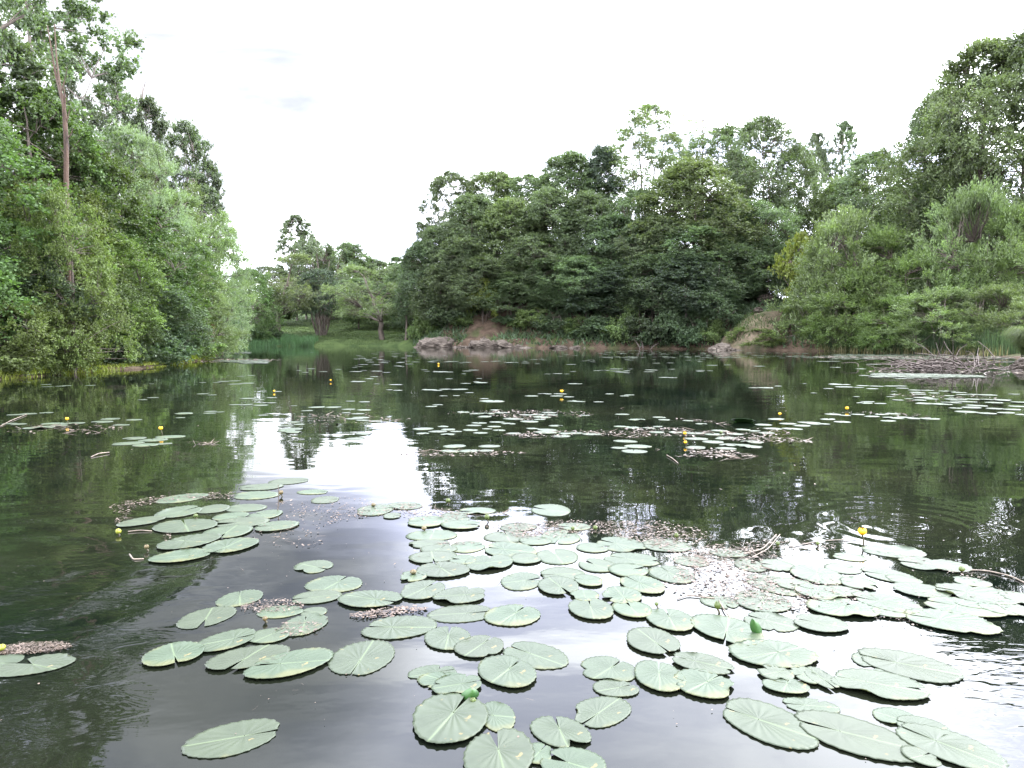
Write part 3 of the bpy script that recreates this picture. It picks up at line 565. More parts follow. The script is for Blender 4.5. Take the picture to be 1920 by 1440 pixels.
# bare dead trunk with forked tips
T = Tubes(7); D0 = 23.6
pb = at(124, 640, D0)
def P_(px, py, D=D0): return np.array(at(px, py, D))
b0 = np.array([pb.x, pb.y, gz(pb.x, pb.y) - .3]); f1 = P_(121, 215); f0 = P_(124, 330)
dz = np.random.default_rng(4).normal(0, .012, (9, 3)); T.add(np.array([b0, (b0 + f0) / 2 + [.05, 0, 0], f0, (f0 + f1) / 2 + [.03, 0, 0], f1, P_(118, 180), P_(112, 165)]), [.085, .085, .075, .072, .065, .035, .015])
for pts, r in [([(121, 215), (113, 165), (106, 110), (102, 45)], .042), ([(119, 200), (104, 140), (96, 90), (89, 48)], .038), ([(121, 215), (122, 190), (120, 165)], .04), ([(112, 160), (100, 118), (84, 108)], .02), ([(106, 130), (97, 112)], .015), ([(122, 240), (131, 205)], .03), ([(123, 265), (134, 250), (137, 240)], .022), ([(123, 290), (112, 276)], .025), ([(119, 190), (127, 176)], .018), ([(100, 95), (93, 80)], .012), ([(115, 172), (124, 140), (126, 120)], .022)]:
    q = np.array([P_(*a) for a in pts]); T.add(q, np.linspace(r, r * .35, len(q)))
dt_ = empty('dead_tree', tuple(b0)); T.V = [v - b0 for v in T.V]; T.build('trunk', MAT['deadwood'], dt_)
tag(dt_, 'bare forked dead trunk standing above the trees, bark peeling orange-brown', 'tree')
# bough hanging into the top corner
bo = make_tree('overhanging_tree', 91, 'l_poplar', 'bark', H=13, rad=4.2, zc=9.2, n_cl=130, tw=8, lp=18, tl=.55, LL=.10, LW=.08, prof='round', gap=-.35, limbs=16, tr=.2)
p = at(-30, 300, 18.5); bo.location = (p.x - 1.1, 18.5, gz(p.x - 1.1, 18.5)); bo.scale = (.62, .62, .86)
tag(bo, 'tree whose high bough hangs into the top corner over the near woods', 'tree', G1)
# dead-topped snag on the ridge
def snag(px, top, D, label, spread=18, n=9, seed=1, base=None, mat='bark_pale', h_px=None):
    rg = random.Random(seed); T = Tubes(5); p0 = at(px, top, D); zb = gz(p0.x, p0.y) - .2 if base is None else base; b = np.array([p0.x, p0.y, zb]); e = np.array(p0)
    P = curve(b, e, (.1, 0, 0), 8); T.add(P, np.linspace(.16, .02, 8))
    for k in range(n):
        t = rg.uniform(.55, .95); s = b + (e - b) * t; dx = rg.uniform(-1, 1) * spread / F * D; h = rg.uniform(.6, 2.2)
        T.add(curve(s, s + np.array([dx, rg.uniform(-.5, .5), h]), (0, 0, .1), 5), np.linspace(.05, .01, 5))
    r = empty('dead_tree', tuple(b)); T.V = [v - b for v in T.V]; T.build('trunk', MAT[mat], r); tag(r, label, 'tree'); return r
snag(1318, 200, 73, 'bare twiggy dead treetop poking out beside the tall sparse tree', 14, 16, 3)
snag(262, 160, 44, 'thin bare dead treetop sticking up behind the silvery round willow', 22, 14, 4)
snag(1345, 540, 58.2, 'pale thin leaning trunk in front of the dark wood by the soil bank', 4, 3, 5, mat='bark_pale')
snag(1285, 545, 58.6, 'thin pale bare stem in the deepest shade of the cove', 10, 5, 6)
snag(760, 560, 69.5, 'bare forked branchy stem beside the leaning willow at the shore', 26, 9, 8, mat='bark')
# dead sticks standing in the cove water
T = Tubes(4); c0 = gp(1210, 655.5)
for k in range(9):
    a = rng.uniform(-1, 1, 2); T.add(curve((a[0] * .5, a[1] * .3, -.1), (a[0] * .6 + rng.normal(0, .25), a[1], rng.uniform(.3, .8)), (0, 0, .1), 4), [.022, .02, .015, .01])
o = T.build('dead_branch', MAT['twig']); o.location = (c0.x, c0.y, 0); tag(o, 'pale dead branch cluster standing in the cove water', 'branch')
# slanting pole into the water
T = Tubes(4); a, b = at(1075, 620, 63), gp(1102, 652.5); T.add([np.array(a), np.array(b) - [0, 0, .1]], [.03, .04]); o = T.build('dead_branch', MAT['bark_pale']); tag(o, 'single slanting pale branch dipping from the bank into the water', 'branch')

# ---------------------------------------------------------------- rocks
def rock(loc, size, seed, label, mat='rock', nm='rock', cat='rock', rough=.22, rz=0.0, lay=.0):
    n, m_ = 56, 30; u = np.linspace(0, 2 * math.pi, n, endpoint=False); v = np.linspace(0, math.pi, m_)
    U, Vv = np.meshgrid(u, v); P = np.stack([np.cos(U) * np.sin(Vv), np.sin(U) * np.sin(Vv), np.cos(Vv)], -1)
    P = np.sign(P) * np.abs(P) ** 0.72
    f1, f2, f3 = FieldNoise(seed, 1.6), FieldNoise(seed + 1, 4.5, 10), FieldNoise(seed + 2, 11, 12)
    r = 1 + rough * f1(P) + rough * .8 * (.5 - np.abs(f2(P))) + rough * .35 * (.5 - np.abs(f3(P)))
    q = P * r[..., None]; q[..., 2] = (q[..., 2] + lay * np.round(q[..., 2] * 5) / 5) / (1 + lay); q = q * np.array(size)
    i = (np.arange(m_ - 1)[:, None] * n); j = np.arange(n)[None]
    Q = np.stack([i + j, i + n + j, i + n + (j + 1) % n, i + (j + 1) % n], -1).reshape(-1, 4)
    o = mk(nm, q.reshape(-1, 3), Q, MAT[mat], smooth=False); o.location = loc; o.rotation_euler = (0, 0, rz); tag(o, label, cat); return o
def rk(px, py, D, w, h, dep, seed, label, **k):
    p = at(px, py, D); return rock((p.x, D, p.z), (w, dep, h), seed, label, **k)
GR = 'rock ledges along the wooded bank'
for i, (px, wpx, top, lab) in enumerate([(812, 64, 622, 'rounded brown rock ledge at the meadow end of the wooded bank'), (866, 36, 637, 'small dark rock ledge between two larger ones'), (918, 76, 606, 'pale layered boulder face, tallest rock at the waterline'),
        (958, 44, 626, 'jagged pale rock leaning beside the boulder face'), (1000, 52, 635, 'low cracked rock ledge in the middle of the row'), (1048, 60, 637, 'long low pale rock ledge at the water'), (1090, 46, 640, 'last low rock ledge before the shaded cove')]):
    g_ = gp(px, 651.5 + (px - 800) * .005); D = g_.y + .9; wd = wpx / F * D / 2; hh = (at(px, top, D).z) * .42 + .2
    rock((g_.x * D / g_.y, D + .1, -.25), (wd * 1.08, 1.3, hh), 40 + i * 3, lab, rz=rs.uniform(-.2, .2), lay=.5)['group'] = GR
rk(925, 592, 67.3, 1.0, 1.6, .9, 71, 'crumbly reddish rock outcrop in the gap above the boulder face', lay=.6)['group'] = GR
for i, (px, wpx, top, lab) in enumerate([(1362, 58, 632, 'layered pinkish rock at the tip of the soil bank'), (1490, 74, 626, 'pinkish layered rock between soil bank and reeds'), (1532, 44, 640, 'low rubbly rock where the reeds begin')]):
    g_ = gp(px, 657); D = g_.y + .7; wd = wpx / F * D / 2; hh = at(px, top, D).z * .55 + .2
    rock((g_.x * D / g_.y, D + .1, -.25), (wd * 1.1, 1.2, hh), 90 + i * 3, lab, rz=rs.uniform(-.2, .2), lay=.5)['group'] = GR
rk(1436, 562, 58, .5, .35, .4, 101, 'pale rubble rock in the dark wood above the soil bank')
rk(1421, 581, 56.5, .28, .2, .25, 102, 'small pale rock on the crest of the soil bank')
q = gp(1912, 690); rock((q.x + .1, q.y + .2, 0.0), (.34, .5, .30), 103, 'smooth brown rock cut by the picture edge beside the dead branches')
for i, (px, py, s) in enumerate([(678, 628, .3), (684, 625, .36), (689, 621, .3), (695, 618, .34), (701, 616, .28)]):
    rk(px, py, 88 + i * 1.5, s * 1.4, s, s, 110 + i, ['lowest', 'second', 'third', 'fourth', 'topmost'][i] + ' white stone of the short row on the far meadow', mat='pale_stone', nm='stone', cat='stone')['group'] = 'white stones on the far meadow'
# bare soil bank: a mound of earth
def mound():
    n, m_ = 70, 26; c = gp(1468, 657); U = np.linspace(0, 2 * math.pi, n, endpoint=False); t = np.linspace(1, 0, m_)[:, None]
    X = np.cos(U) * t * 4.6; Y = np.sin(U) * t * 3.4; P = np.stack([X, Y], -1); f = FieldNoise(8, .9, 9, 2); f2 = FieldNoise(9, 3.2, 9, 2)
    Z = 3.1 * (1 - t ** 2.2) * (1 + 0.16 * X / 4.6) + .12 * f(P) + .05 * f2(P) - .35
    V = np.stack([X, Y, Z], -1).reshape(-1, 3); i = np.arange(m_ - 1)[:, None] * n; j = np.arange(n)[None]
    Q = np.stack([i + j, i + (j + 1) % n, i + n + (j + 1) % n, i + n + j], -1).reshape(-1, 4)
    o = mk('earth_bank', V, Q, rampmat('bare_earth', [(.3, (.030, .036, .014)), (.5, (.070, .055, .032)), (.7, (.125, .095, .065))], 1.6, detail=9, bump=.9, bdist=.1), smooth=True)
    o.location = (c.x + .2, c.y + 3.3, 0); tag(o, 'bare earth bank sloping down to the water', 'bank', kind='structure')
mound()

# ---------------------------------------------------------------- grass, reeds
def blades(name, pts, h, wd, mat, seed, lean=.25, label='', segs=2):
    rg = np.random.default_rng(seed); n = len(pts); pts = np.asarray(pts, float); a = rg.uniform(0, 6.283, n); H_ = h * rg.uniform(.45, 1.15, n)
    side = np.stack([np.cos(a), np.sin(a), 0 * a], -1) * wd / 2; ln = rg.normal(0, lean, (n, 2)) * H_[:, None]
    rows = []
    for k in range(segs + 1):
        t = k / segs; c = pts + np.stack([ln[:, 0] * t * t, ln[:, 1] * t * t, H_ * t * (1 - .12 * t)], -1); s = side * (1 - t * .9); rows += [c - s, c + s]
    V = np.stack(rows, 1).reshape(-1, 3); m_ = 2 * (segs + 1); Q = []
    for k in range(segs): Q.append(np.stack([np.arange(n) * m_ + 2 * k, np.arange(n) * m_ + 2 * k + 1, np.arange(n) * m_ + 2 * k + 3, np.arange(n) * m_ + 2 * k + 2], -1))
    o = mk(name, V, np.concatenate(Q), MAT[mat]); tag(o, label, name.replace('_', ' '), kind='stuff'); return o
def along(poly, n, off0, off1, seed, z=None):
    """random points along a polyline, offset sideways"""
    rg = np.random.default_rng(seed); P = np.array(poly, float); e = np.diff(P, axis=0); L_ = np.hypot(e[:, 0], e[:, 1]); i = rg.choice(len(e), n, p=L_ / L_.sum()); t = rg.uniform(0, 1, n)[:, None]
    c = P[i] + e[i] * t; nn = np.stack([-e[i][:, 1], e[i][:, 0]], -1) / L_[i][:, None]; c = c + nn * rg.uniform(off0, off1, (n, 1))
    zz_ = np.maximum(terrain(c[:, 0], c[:, 1]), -.03) if z is None else np.full(n, z); return np.column_stack([c, zz_])
west = [tuple(gp(*p)[:2]) for p in ((-160, 727), (0, 712), (90, 704), (160, 698), (300, 688), (372, 676), (402, 667))]
e1 = along(west, 5200, -.15, .55, 1); fnz = FieldNoise(31, 1.2, 7, 2); e1 = e1[(fnz(e1[:, :2]) > -.9)]
blades('grass', e1, .26, .022, 'l_grass', 2, .35, 'yellow-green young grass strip standing at the edge of the near bank')
mt = along(west, 9000, -.1, 1.1, 3)
blades('weeds', mt, .12, .03, 'l_grass', 4, .8, 'low weeds carpeting the margin of the near bank')
east = [tuple(gp(*p)[:2]) for p in ((1548, 658), (1600, 660), (1700, 663), (1800, 665), (1890, 669))]
blades('reeds', along(east, 7000, -.4, 2.6, 5), 1.5, .035, 'l_reed', 6, .08, 'tall dark green reeds lining the shore under the willow thicket')
blades('dry_reeds', along(east, 900, -.7, .1, 7), .62, .035, 'l_straw', 8, .18, 'short straw-coloured dry reeds standing before the green reeds')
north = [tuple(gp(*p)[:2]) for p in ((470, 650), (520, 649.2), (585, 649.2))]
blades('reeds', along([(x, y + .2) for x, y in north], 3500, -.2, 2.2, 9), .75, .04, 'l_reed', 10, .15, 'soft green reeds by the slanting trunk at the far shore')
mp_ = np.random.default_rng(12).uniform((-30, 69.5), (-7.5, 112), (26000, 2)); zt = terrain(mp_[:, 0], mp_[:, 1]); ok = zt > .05
blades('grass', np.column_stack([mp_, zt])[ok], .16, .05, 'l_meadow', 13, .4, 'mown-looking green grass of the far meadow', segs=1)
rm = np.random.default_rng(14).uniform((-9, 50), (27, 74), (30000, 2)); zt = terrain(rm[:, 0], rm[:, 1]); ok = (zt > .12) & (fnz(rm * .35) > -.9)
blades('undergrowth', np.column_stack([rm, zt])[ok], .55, .16, 'l_dark', 15, .5, 'dark undergrowth covering the soil of the steep wooded bank', segs=1)
wm_ = np.random.default_rng(16).uniform((-34, 12), (-12, 66), (36000, 2)); zt = terrain(wm_[:, 0], wm_[:, 1]); ok = zt > .12
blades('undergrowth', np.column_stack([wm_, zt])[ok], .45, .12, 'l_dark', 17, .5, 'dark undergrowth in the shade of the near woods', segs=1)
rgm = np.random.default_rng(61); c = gp(1468, 657); U = rgm.uniform(0, 6.283, 9000); t = rgm.uniform(0, 1, 9000) ** .5; X = np.cos(U) * t * 4.6; Y = np.sin(U) * t * 3.4
Pm = np.stack([X, Y], -1); Zm = 3.1 * (1 - t ** 2.2) * (1 + 0.16 * X / 4.6) + .12 * FieldNoise(8, .9, 9, 2)(Pm) + .05 * FieldNoise(9, 3.2, 9, 2)(Pm) - .38; okm = (Zm > .05) & (FieldNoise(62, 1.1, 7, 2)(Pm) > -.2)
blades('grass', np.column_stack([X + c.x + .2, Y + c.y + 3.3, Zm])[okm], .28, .05, 'l_meadow', 63, .6, 'patchy rough grass growing over the bare earth bank')
# weeping grass tussock at the picture edge
q = gp(1916, 676); rg = np.random.default_rng(18); n = 5200
th = rg.uniform(0, 6.283, n); rr = rg.uniform(0, 1, n) ** .5; bx = np.stack([rr * np.cos(th) * .5, rr * np.sin(th) * .5, 0 * th], -1); ll = rg.uniform(.5, 1.9, n)
ts = np.linspace(0, 1, 5); rows = []
for t in ts:
    c = bx + np.stack([np.cos(th) * (t ** 1.6) * .62 * ll, np.sin(th) * (t ** 1.6) * .62 * ll, ll * (2.1 * t - 1.55 * t * t)], -1) + rg.normal(0, .02, (n, 3)) * t; s = np.stack([-np.sin(th), np.cos(th), 0 * th], -1) * .011 * (1 - .8 * t); rows += [c - s, c + s]
V = np.stack(rows, 1).reshape(-1, 3); Q = np.concatenate([np.stack([np.arange(n) * 10 + 2 * k, np.arange(n) * 10 + 2 * k + 1, np.arange(n) * 10 + 2 * k + 3, np.arange(n) * 10 + 2 * k + 2], -1) for k in range(4)])
o = mk('grass_tussock', V, Q, MAT['l_bush']); g_ = gp(1926, 676); o.scale = (.85, .85, 1.15); o.location = (g_.x + .25, g_.y, 0); tag(o, 'drooping bright green grass tussock cut by the picture edge', 'grass tussock')
# heap of dead branches lying in the water by the reed shore
T = Tubes(4); a, b = gp(1640, 694), gp(1900, 694); c0 = (a + b) / 2; hw = (b - a).x / 2; rg = np.random.default_rng(19)
for k in range(150):
    x = np.clip(rg.normal(0, .42), -1, 1); hgt = (1 - abs(x) ** 2) * .34 + .02; y = rg.normal(0, .6); z = rg.uniform(0, hgt * .8); an = rg.uniform(0, 6.283); ln = rg.uniform(.6, 1.7) * (1.3 - abs(x))
    dx = np.array([math.cos(an) * ln, math.sin(an) * ln * .7, rg.normal(0, .22) * ln]); s = np.array([x * hw, y, z]); T.add(curve(s, s + dx, rg.normal(0, .09, 3), 5), np.linspace(.02, .006, 5) * rg.uniform(.6, 1.4))
for k in range(8):
    x = rg.uniform(-.35, .75); s = np.array([x * hw, rg.normal(0, .4), .1]); T.add(curve(s, s + np.array([rg.normal(0, .5), rg.normal(0, .3), rg.uniform(.5, 1.0)]), rg.normal(0, .12, 3), 5), np.linspace(.026, .008, 5))
o = T.build('brush_heap', MAT['twig']); o.location = (c0.x, c0.y, 0); tag(o, 'tangled heap of bare dead branches lying in the water before the reeds', 'brush heap', kind='stuff')
# ---------------------------------------------------------------- water-lily pads
def padmat():
    m, t, o = newmat('lily_pad'); n = t.nodes.new; l = t.links.new
    uv = n('ShaderNodeUVMap'); uv.uv_map = 'UVMap'; sp = n('ShaderNodeSeparateXYZ'); l(uv.outputs[0], sp.inputs[0])
    tcn = n('ShaderNodeTexCoord'); oi = n('ShaderNodeObjectInfo'); g = n('ShaderNodeNewGeometry')
    no = n('ShaderNodeTexNoise'); no.inputs['Scale'].default_value = 9; no.inputs['Detail'].default_value = 5; l(tcn.outputs['Object'], no.inputs['Vector'])
    cr = n('ShaderNodeValToRGB'); e = cr.color_ramp.elements; e[0].position = .3; e[0].color = (0.030, 0.044, 0.025, 1); e[1].position = .72; e[1].color = (0.045, 0.063, 0.037, 1); l(no.outputs['Fac'], cr.inputs[0])
    hs = n('ShaderNodeHueSaturation'); l(cr.outputs[0], hs.inputs['Color'])
    a = n('ShaderNodeMapRange'); l(g.outputs['Random Per Island'], a.inputs[0]); a.inputs[3].default_value = .80; a.inputs[4].default_value = 1.15
    a2 = n('ShaderNodeMapRange'); l(oi.outputs['Random'], a2.inputs[0]); a2.inputs[3].default_value = .88; a2.inputs[4].default_value = 1.12
    mu = n('ShaderNodeMath'); mu.operation = 'MULTIPLY'; l(a.outputs[0], mu.inputs[0]); l(a2.outputs[0], mu.inputs[1]); l(mu.outputs[0], hs.inputs['Value'])
    h2 = n('ShaderNodeMapRange'); l(oi.outputs['Random'], h2.inputs[0]); h2.inputs[3].default_value = .465; h2.inputs[4].default_value = .505; l(h2.outputs[0], hs.inputs['Hue'])
    # midrib: paler line
    ab = n('ShaderNodeMath'); ab.operation = 'ABSOLUTE'; l(sp.outputs[1], ab.inputs[0])
    mr = n('ShaderNodeMapRange'); l(ab.outputs[0], mr.inputs[0]); mr.inputs[1].default_value = 0.05; mr.inputs[2].default_value = 0.0; mr.inputs[3].default_value = 0; mr.inputs[4].default_value = .35
    m1 = n('ShaderNodeMix'); m1.data_type = 'RGBA'; l(mr.outputs[0], m1.inputs[0]); l(hs.outputs[0], m1.inputs[6]); m1.inputs[7].default_value = (0.13, 0.17, 0.085, 1)
    # brown specks and worn spots
    n2 = n('ShaderNodeTexNoise'); n2.inputs['Scale'].default_value = 26; n2.inputs['Detail'].default_value = 3; l(tcn.outputs['Object'], n2.inputs['Vector'])
    s2 = n('ShaderNodeMapRange'); l(n2.outputs['Fac'], s2.inputs[0]); s2.inputs[1].default_value = .69; s2.inputs[2].default_value = .73; s2.inputs[3].default_value = 0; s2.inputs[4].default_value = .75
    m2 = n('ShaderNodeMix'); m2.data_type = 'RGBA'; l(s2.outputs[0], m2.inputs[0]); l(m1.outputs[2], m2.inputs[6]); m2.inputs[7].default_value = (0.13, 0.10, 0.04, 1)
    n4 = n('ShaderNodeTexNoise'); n4.inputs['Scale'].default_value = 5; n4.inputs['Detail'].default_value = 4; l(tcn.outputs['Object'], n4.inputs['Vector'])
    ln = n('ShaderNodeVectorMath'); ln.operation = 'LENGTH'; l(uv.outputs[0], ln.inputs[0])
    w1 = n('ShaderNodeMath'); w1.operation = 'MULTIPLY_ADD'; l(ln.outputs['Value'], w1.inputs[0]); w1.inputs[1].default_value = .35; l(n4.outputs['Fac'], w1.inputs[2])
    w2 = n('ShaderNodeMath'); w2.operation = 'MULTIPLY_ADD'; l(oi.outputs['Random'], w2.inputs[0]); w2.inputs[1].default_value = .22; l(w1.outputs[0], w2.inputs[2])
    w3 = n('ShaderNodeMapRange'); l(w2.outputs[0], w3.inputs[0]); w3.inputs[1].default_value = .98; w3.inputs[2].default_value = 1.12; w3.inputs[3].default_value = 0; w3.inputs[4].default_value = .25
    m9 = n('ShaderNodeMix'); m9.data_type = 'RGBA'; l(w3.outputs[0], m9.inputs[0]); l(m2.outputs[2], m9.inputs[6]); m9.inputs[7].default_value = (0.15, 0.125, 0.035, 1); m2 = m9
    # underside darker, brownish
    m3 = n('ShaderNodeMix'); m3.data_type = 'RGBA'; l(g.outputs['Backfacing'], m3.inputs[0]); l(m2.outputs[2], m3.inputs[6]); m3.inputs[7].default_value = (0.05, 0.06, 0.02, 1)
    p = n('ShaderNodeBsdfPrincipled'); l(m3.outputs[2], p.inputs['Base Color']); p.inputs['Roughness'].default_value = .42; p.inputs['Specular IOR Level'].default_value = .22
    b = n('ShaderNodeBump'); b.inputs['Strength'].default_value = .15; b.inputs['Distance'].default_value = .002
    n3 = n('ShaderNodeTexNoise'); n3.inputs['Scale'].default_value = 60; n3.inputs['Detail'].default_value = 3; l(tcn.outputs['Object'], n3.inputs['Vector']); l(n3.outputs['Fac'], b.inputs['Height']); l(b.outputs[0], p.inputs['Normal'])
    l(p.outputs[0], o.inputs[0]); return m
MAT['pad'] = padmat()

def pad_geo(Lm, th, z0, seed, nr, nf, torn=0):
    """pad outline: unit leaf deformed by the 2x2 matrix Lm (metres); th = direction of the notch on the water"""
    rg = np.random.default_rng(seed)
    un = np.linalg.solve(Lm, np.array([math.cos(th), math.sin(th)])); tn = math.atan2(un[1], un[0])
    P0 = 0.20 + rg.uniform(-.03, .06); slit = rg.uniform(.02, .09) if rg.random() < .84 else rg.uniform(.10, .26)
    a = np.linspace(slit, 2 * math.pi - slit, nf + 1)
    rim = np.stack([np.cos(a), np.sin(a)], -1); lob = np.exp(-((np.minimum(a, 2 * math.pi - a)) / .28) ** 2)
    rr = 1 - .10 * lob + .012 * np.sin(a * 5 + seed) + .018 * np.sin(a * 3 + seed * 2) + rg.normal(0, .006, nf + 1)
    ns = 22 + seed % 9
    ph = a * ns / 2 + 1.3 * np.sin(a * 2 + seed)
    rr = rr + .012 * np.sin(ph * 2)
    if torn:
        for q in range(torn):
            c = rg.uniform(.8, 5.5); rr = rr - rg.uniform(.15, .5) * np.exp(-((a - c) / rg.uniform(.06, .2)) ** 2)
    rim = rim * rr[:, None]; pc = np.array([P0, 0.0])
    t = (np.arange(nr + 1) / nr) ** .9; t[0] = .015
    UVs = pc + (rim[None] - pc) * t[:, None, None]              # (nr+1, nf+1, 2)
    scale = math.sqrt(abs(np.linalg.det(Lm)))
    amp = .019 * scale * (1 + rg.uniform(-.4, .5))
    vein = np.sin(a * (ns / 1.5) + seed + .8 * np.sin(a * 2)); T2 = t[:, None]
    Z = amp * .8 * vein[None] * np.sin(np.pi * np.clip(T2, 0, 1)) ** 1.0 * .5
    Z = Z + amp * .75 * np.clip(np.sin(ph * 2)[None] + .1, 0, 1) * np.clip((T2 - .78) / .22, 0, 1) ** 1.5
    Z = Z - amp * .35 * np.exp(-(UVs[..., 1] / .10) ** 2) * (UVs[..., 0] < P0) - amp * .25 * np.exp(-(T2 / .2) ** 2)
    Z = Z + amp * .9 * rg.uniform(.1, 1) * np.clip(T2 - .3, 0, 1) * np.sin(a + rg.uniform(0, 6))[None] * .5
    Z = Z + amp * 1.3 * rg.uniform(0, 1) * lob[None] * np.clip(T2 - .4, 0, 1) ** 1.5
    if rg.random() < .14 or torn:                                # a curled edge
        c = rg.uniform(.6, 5.6); wd = rg.uniform(.25, .5); k = np.exp(-((a - c) / wd) ** 2)[None] * np.clip((T2 - .62) / .38, 0, 1) ** 1.6
        Z = Z + k * scale * rg.uniform(.06, .16); UVs = UVs * (1 - .22 * k[..., None])
    c_, s_ = math.cos(tn), math.sin(tn); X = UVs @ np.array([[c_, s_], [-s_, c_]])
    W = X @ Lm.T
    V = np.concatenate([W, (Z * .62 + z0)[..., None]], -1).reshape(-1, 3); V[:, 2] = np.maximum(V[:, 2], .0025)
    i = (np.arange(nr)[:, None] * (nf + 1)); j = np.arange(nf)[None]
    Q = np.stack([i + j, i + nf + 1 + j, i + nf + 2 + j, i + j + 1], -1).reshape(-1, 4)
    uv = np.stack([UVs[..., 0], UVs[..., 1]], -1).reshape(-1, 2)
    # rim skirt: the leaf is a couple of millimetres thick
    n0 = len(V); last = V[nr * (nf + 1):(nr + 1) * (nf + 1)].copy(); last[:, 2] -= .0014; last[:, :2] *= .995
    V = np.concatenate([V, last]); uv = np.concatenate([uv, uv[nr * (nf + 1):(nr + 1) * (nf + 1)]]); b = nr * (nf + 1)
    Q = np.concatenate([Q, np.stack([b + np.arange(nf), n0 + np.arange(nf), n0 + np.arange(nf) + 1, b + np.arange(nf) + 1], -1)])
    return V, Q, uv

PADS = []   # (centre xy, Lm, notch, torn, area px, cluster, look)
def padbox(x0, y0, x1, y1, th, rho=0.0, torn=0, cl='', look=None):
    cx_, cy_ = (x0 + x1) / 2, (y0 + y1) / 2
    a, b = gp(cx_, y0), gp(cx_, y1); hy = (a.y - b.y) / 2; yc = (a.y + b.y) / 2; hx = (x1 - x0) / 2 / F * yc * math.cos(0.0) * (1 / math.cos(PITCH)) ** 0
    xc = gp(cx_, cy_).x * yc / gp(cx_, cy_).y
    hy = min(max(hy, .35 * hx), 1.9 * hx)
    Cm = np.array([[hx * hx, rho * hx * hy], [rho * hx * hy, hy * hy]]); w_, v_ = np.linalg.eigh(Cm); Lm = v_ @ np.diag(np.sqrt(w_)) @ v_.T
    PADS.append(dict(c=(xc, yc), L=Lm, th=R(th), torn=torn, area=(x1 - x0) * (y1 - y0), cl=cl, look=look, hx=hx, hy=hy))
def Z4(cl, rows):      # coordinates read off an enlargement: (0,860) x2.483
    for r in rows: padbox(r[0] / 2.483, 860 + r[1] / 2.483, r[2] / 2.483, 860 + r[3] / 2.483, *r[4:7], cl=cl, look=r[7] if len(r) > 7 else None)
def Z5(cl, rows):
    for r in rows: padbox(560 + r[0] / 2.482, 860 + r[1] / 2.482, 560 + r[2] / 2.482, 860 + r[3] / 2.482, *r[4:7], cl=cl, look=r[7] if len(r) > 7 else None)
def Z6(cl, rows):
    for r in rows: padbox(1160 + r[0] / 2.483, 860 + r[1] / 2.483, 1160 + r[2] / 2.483, 860 + r[3] / 2.483, *r[4:7], cl=cl, look=r[7] if len(r) > 7 else None)
Z4('the sky-lit rim of the upright-twig raft', [(1115, 118, 1315, 150, 200, .2, 0), (1255, 90, 1435, 122, 20, .2, 0), (1383, 145, 1530, 168, 0, 0, 0), (1448, 176, 1580, 210, 10, 0, 0), (1085, 152, 1300, 192, 190, 0, 0), (1190, 293, 1385, 343, 190, .2, 0)])
Z4('the upright-twig raft', [(748, 162, 952, 210, 15, .35, 0), (740, 222, 930, 280, 60, .1, 0), (920, 215, 1065, 258, 200, 0, 0), (1050, 212, 1240, 250, 180, 0, 0), (1165, 240, 1310, 285, 160, .1, 0), (570, 272, 748, 322, 10, .4, 0), (998, 250, 1155, 292, 0, .1, 0), (718, 285, 1008, 350, 120, 0, 0), (1008, 275, 1248, 325, 200, .1, 0), (955, 313, 1168, 378, 270, .1, 0), (757, 355, 1005, 430, 170, .35, 0), (954, 374, 1190, 448, 255, .2, 0), (713, 428, 978, 492, 20, .35, 0)])
Z4('the loose drift before the brown floating bud', [(1368, 474, 1550, 536, 330, .0, 1), (1422, 546, 1690, 628, 70, 0, 0), (1357, 616, 1590, 680, 200, .2, 0), (1018, 612, 1216, 694, 110, .15, 0), (846, 688, 1080, 796, 280, .25, 0)])
Z4('the row round the dark floating bud', [(1197, 684, 1415, 745, 20, .1, 1), (1400, 692, 1522, 742, 180, 0, 0), (1313, 722, 1520, 832, 100, .2, 1), (928, 800, 1180, 910, 30, .4, 0), (1155, 794, 1350, 866, 60, .1, 0), (677, 862, 942, 978, 300, .1, 1), (977, 876, 1335, 997, 250, .4, 0), (1160, 893, 1540, 1038, 190, .45, 0)])
Z4('the corner pair beside a yellow bud', [(-120, 912, 90, 1000, 0, .2, 0), (5, 912, 332, 1022, 160, .4, 0)])
Z4('alone', [(875, 1215, 1295, 1400, 20, .35, 0, 'large oval lily pad alone in dark water, notch towards the reed bank')])
Z5('the faint flecked patch in bright water', [(270, 215, 440, 268, 200, .1, 0), (400, 203, 580, 240, 20, 0, 0), (393, 255, 478, 282, 0, 0, 0), (500, 272, 690, 322, 180, 0, 0), (745, 228, 918, 262, 190, 0, 0), (660, 250, 790, 290, 10, 0, 0), (660, 292, 850, 334, 0, 0, 0)])
Z5('alone', [(1078, 213, 1266, 270, 150, -.1, 0, 'single oval lily pad lying apart where tree reflections begin')])
Z5('the green raft under two dark buds', [(498, 332, 740, 385, 90, 0, 0), (505, 380, 712, 420, 0, 0, 0), (700, 385, 870, 440, 30, .1, 0), (860, 338, 1080, 392, 100, .1, 0), (1112, 332, 1312, 402, 260, 0, 1), (860, 392, 1110, 470, 160, -.2, 0), (510, 434, 738, 492, 280, .1, 0), (768, 453, 1002, 530, 200, .2, 1), (545, 487, 798, 560, 120, 0, 0), (462, 530, 600, 580, 90, 0, 2), (1100, 420, 1305, 495, 100, 0, 0)])
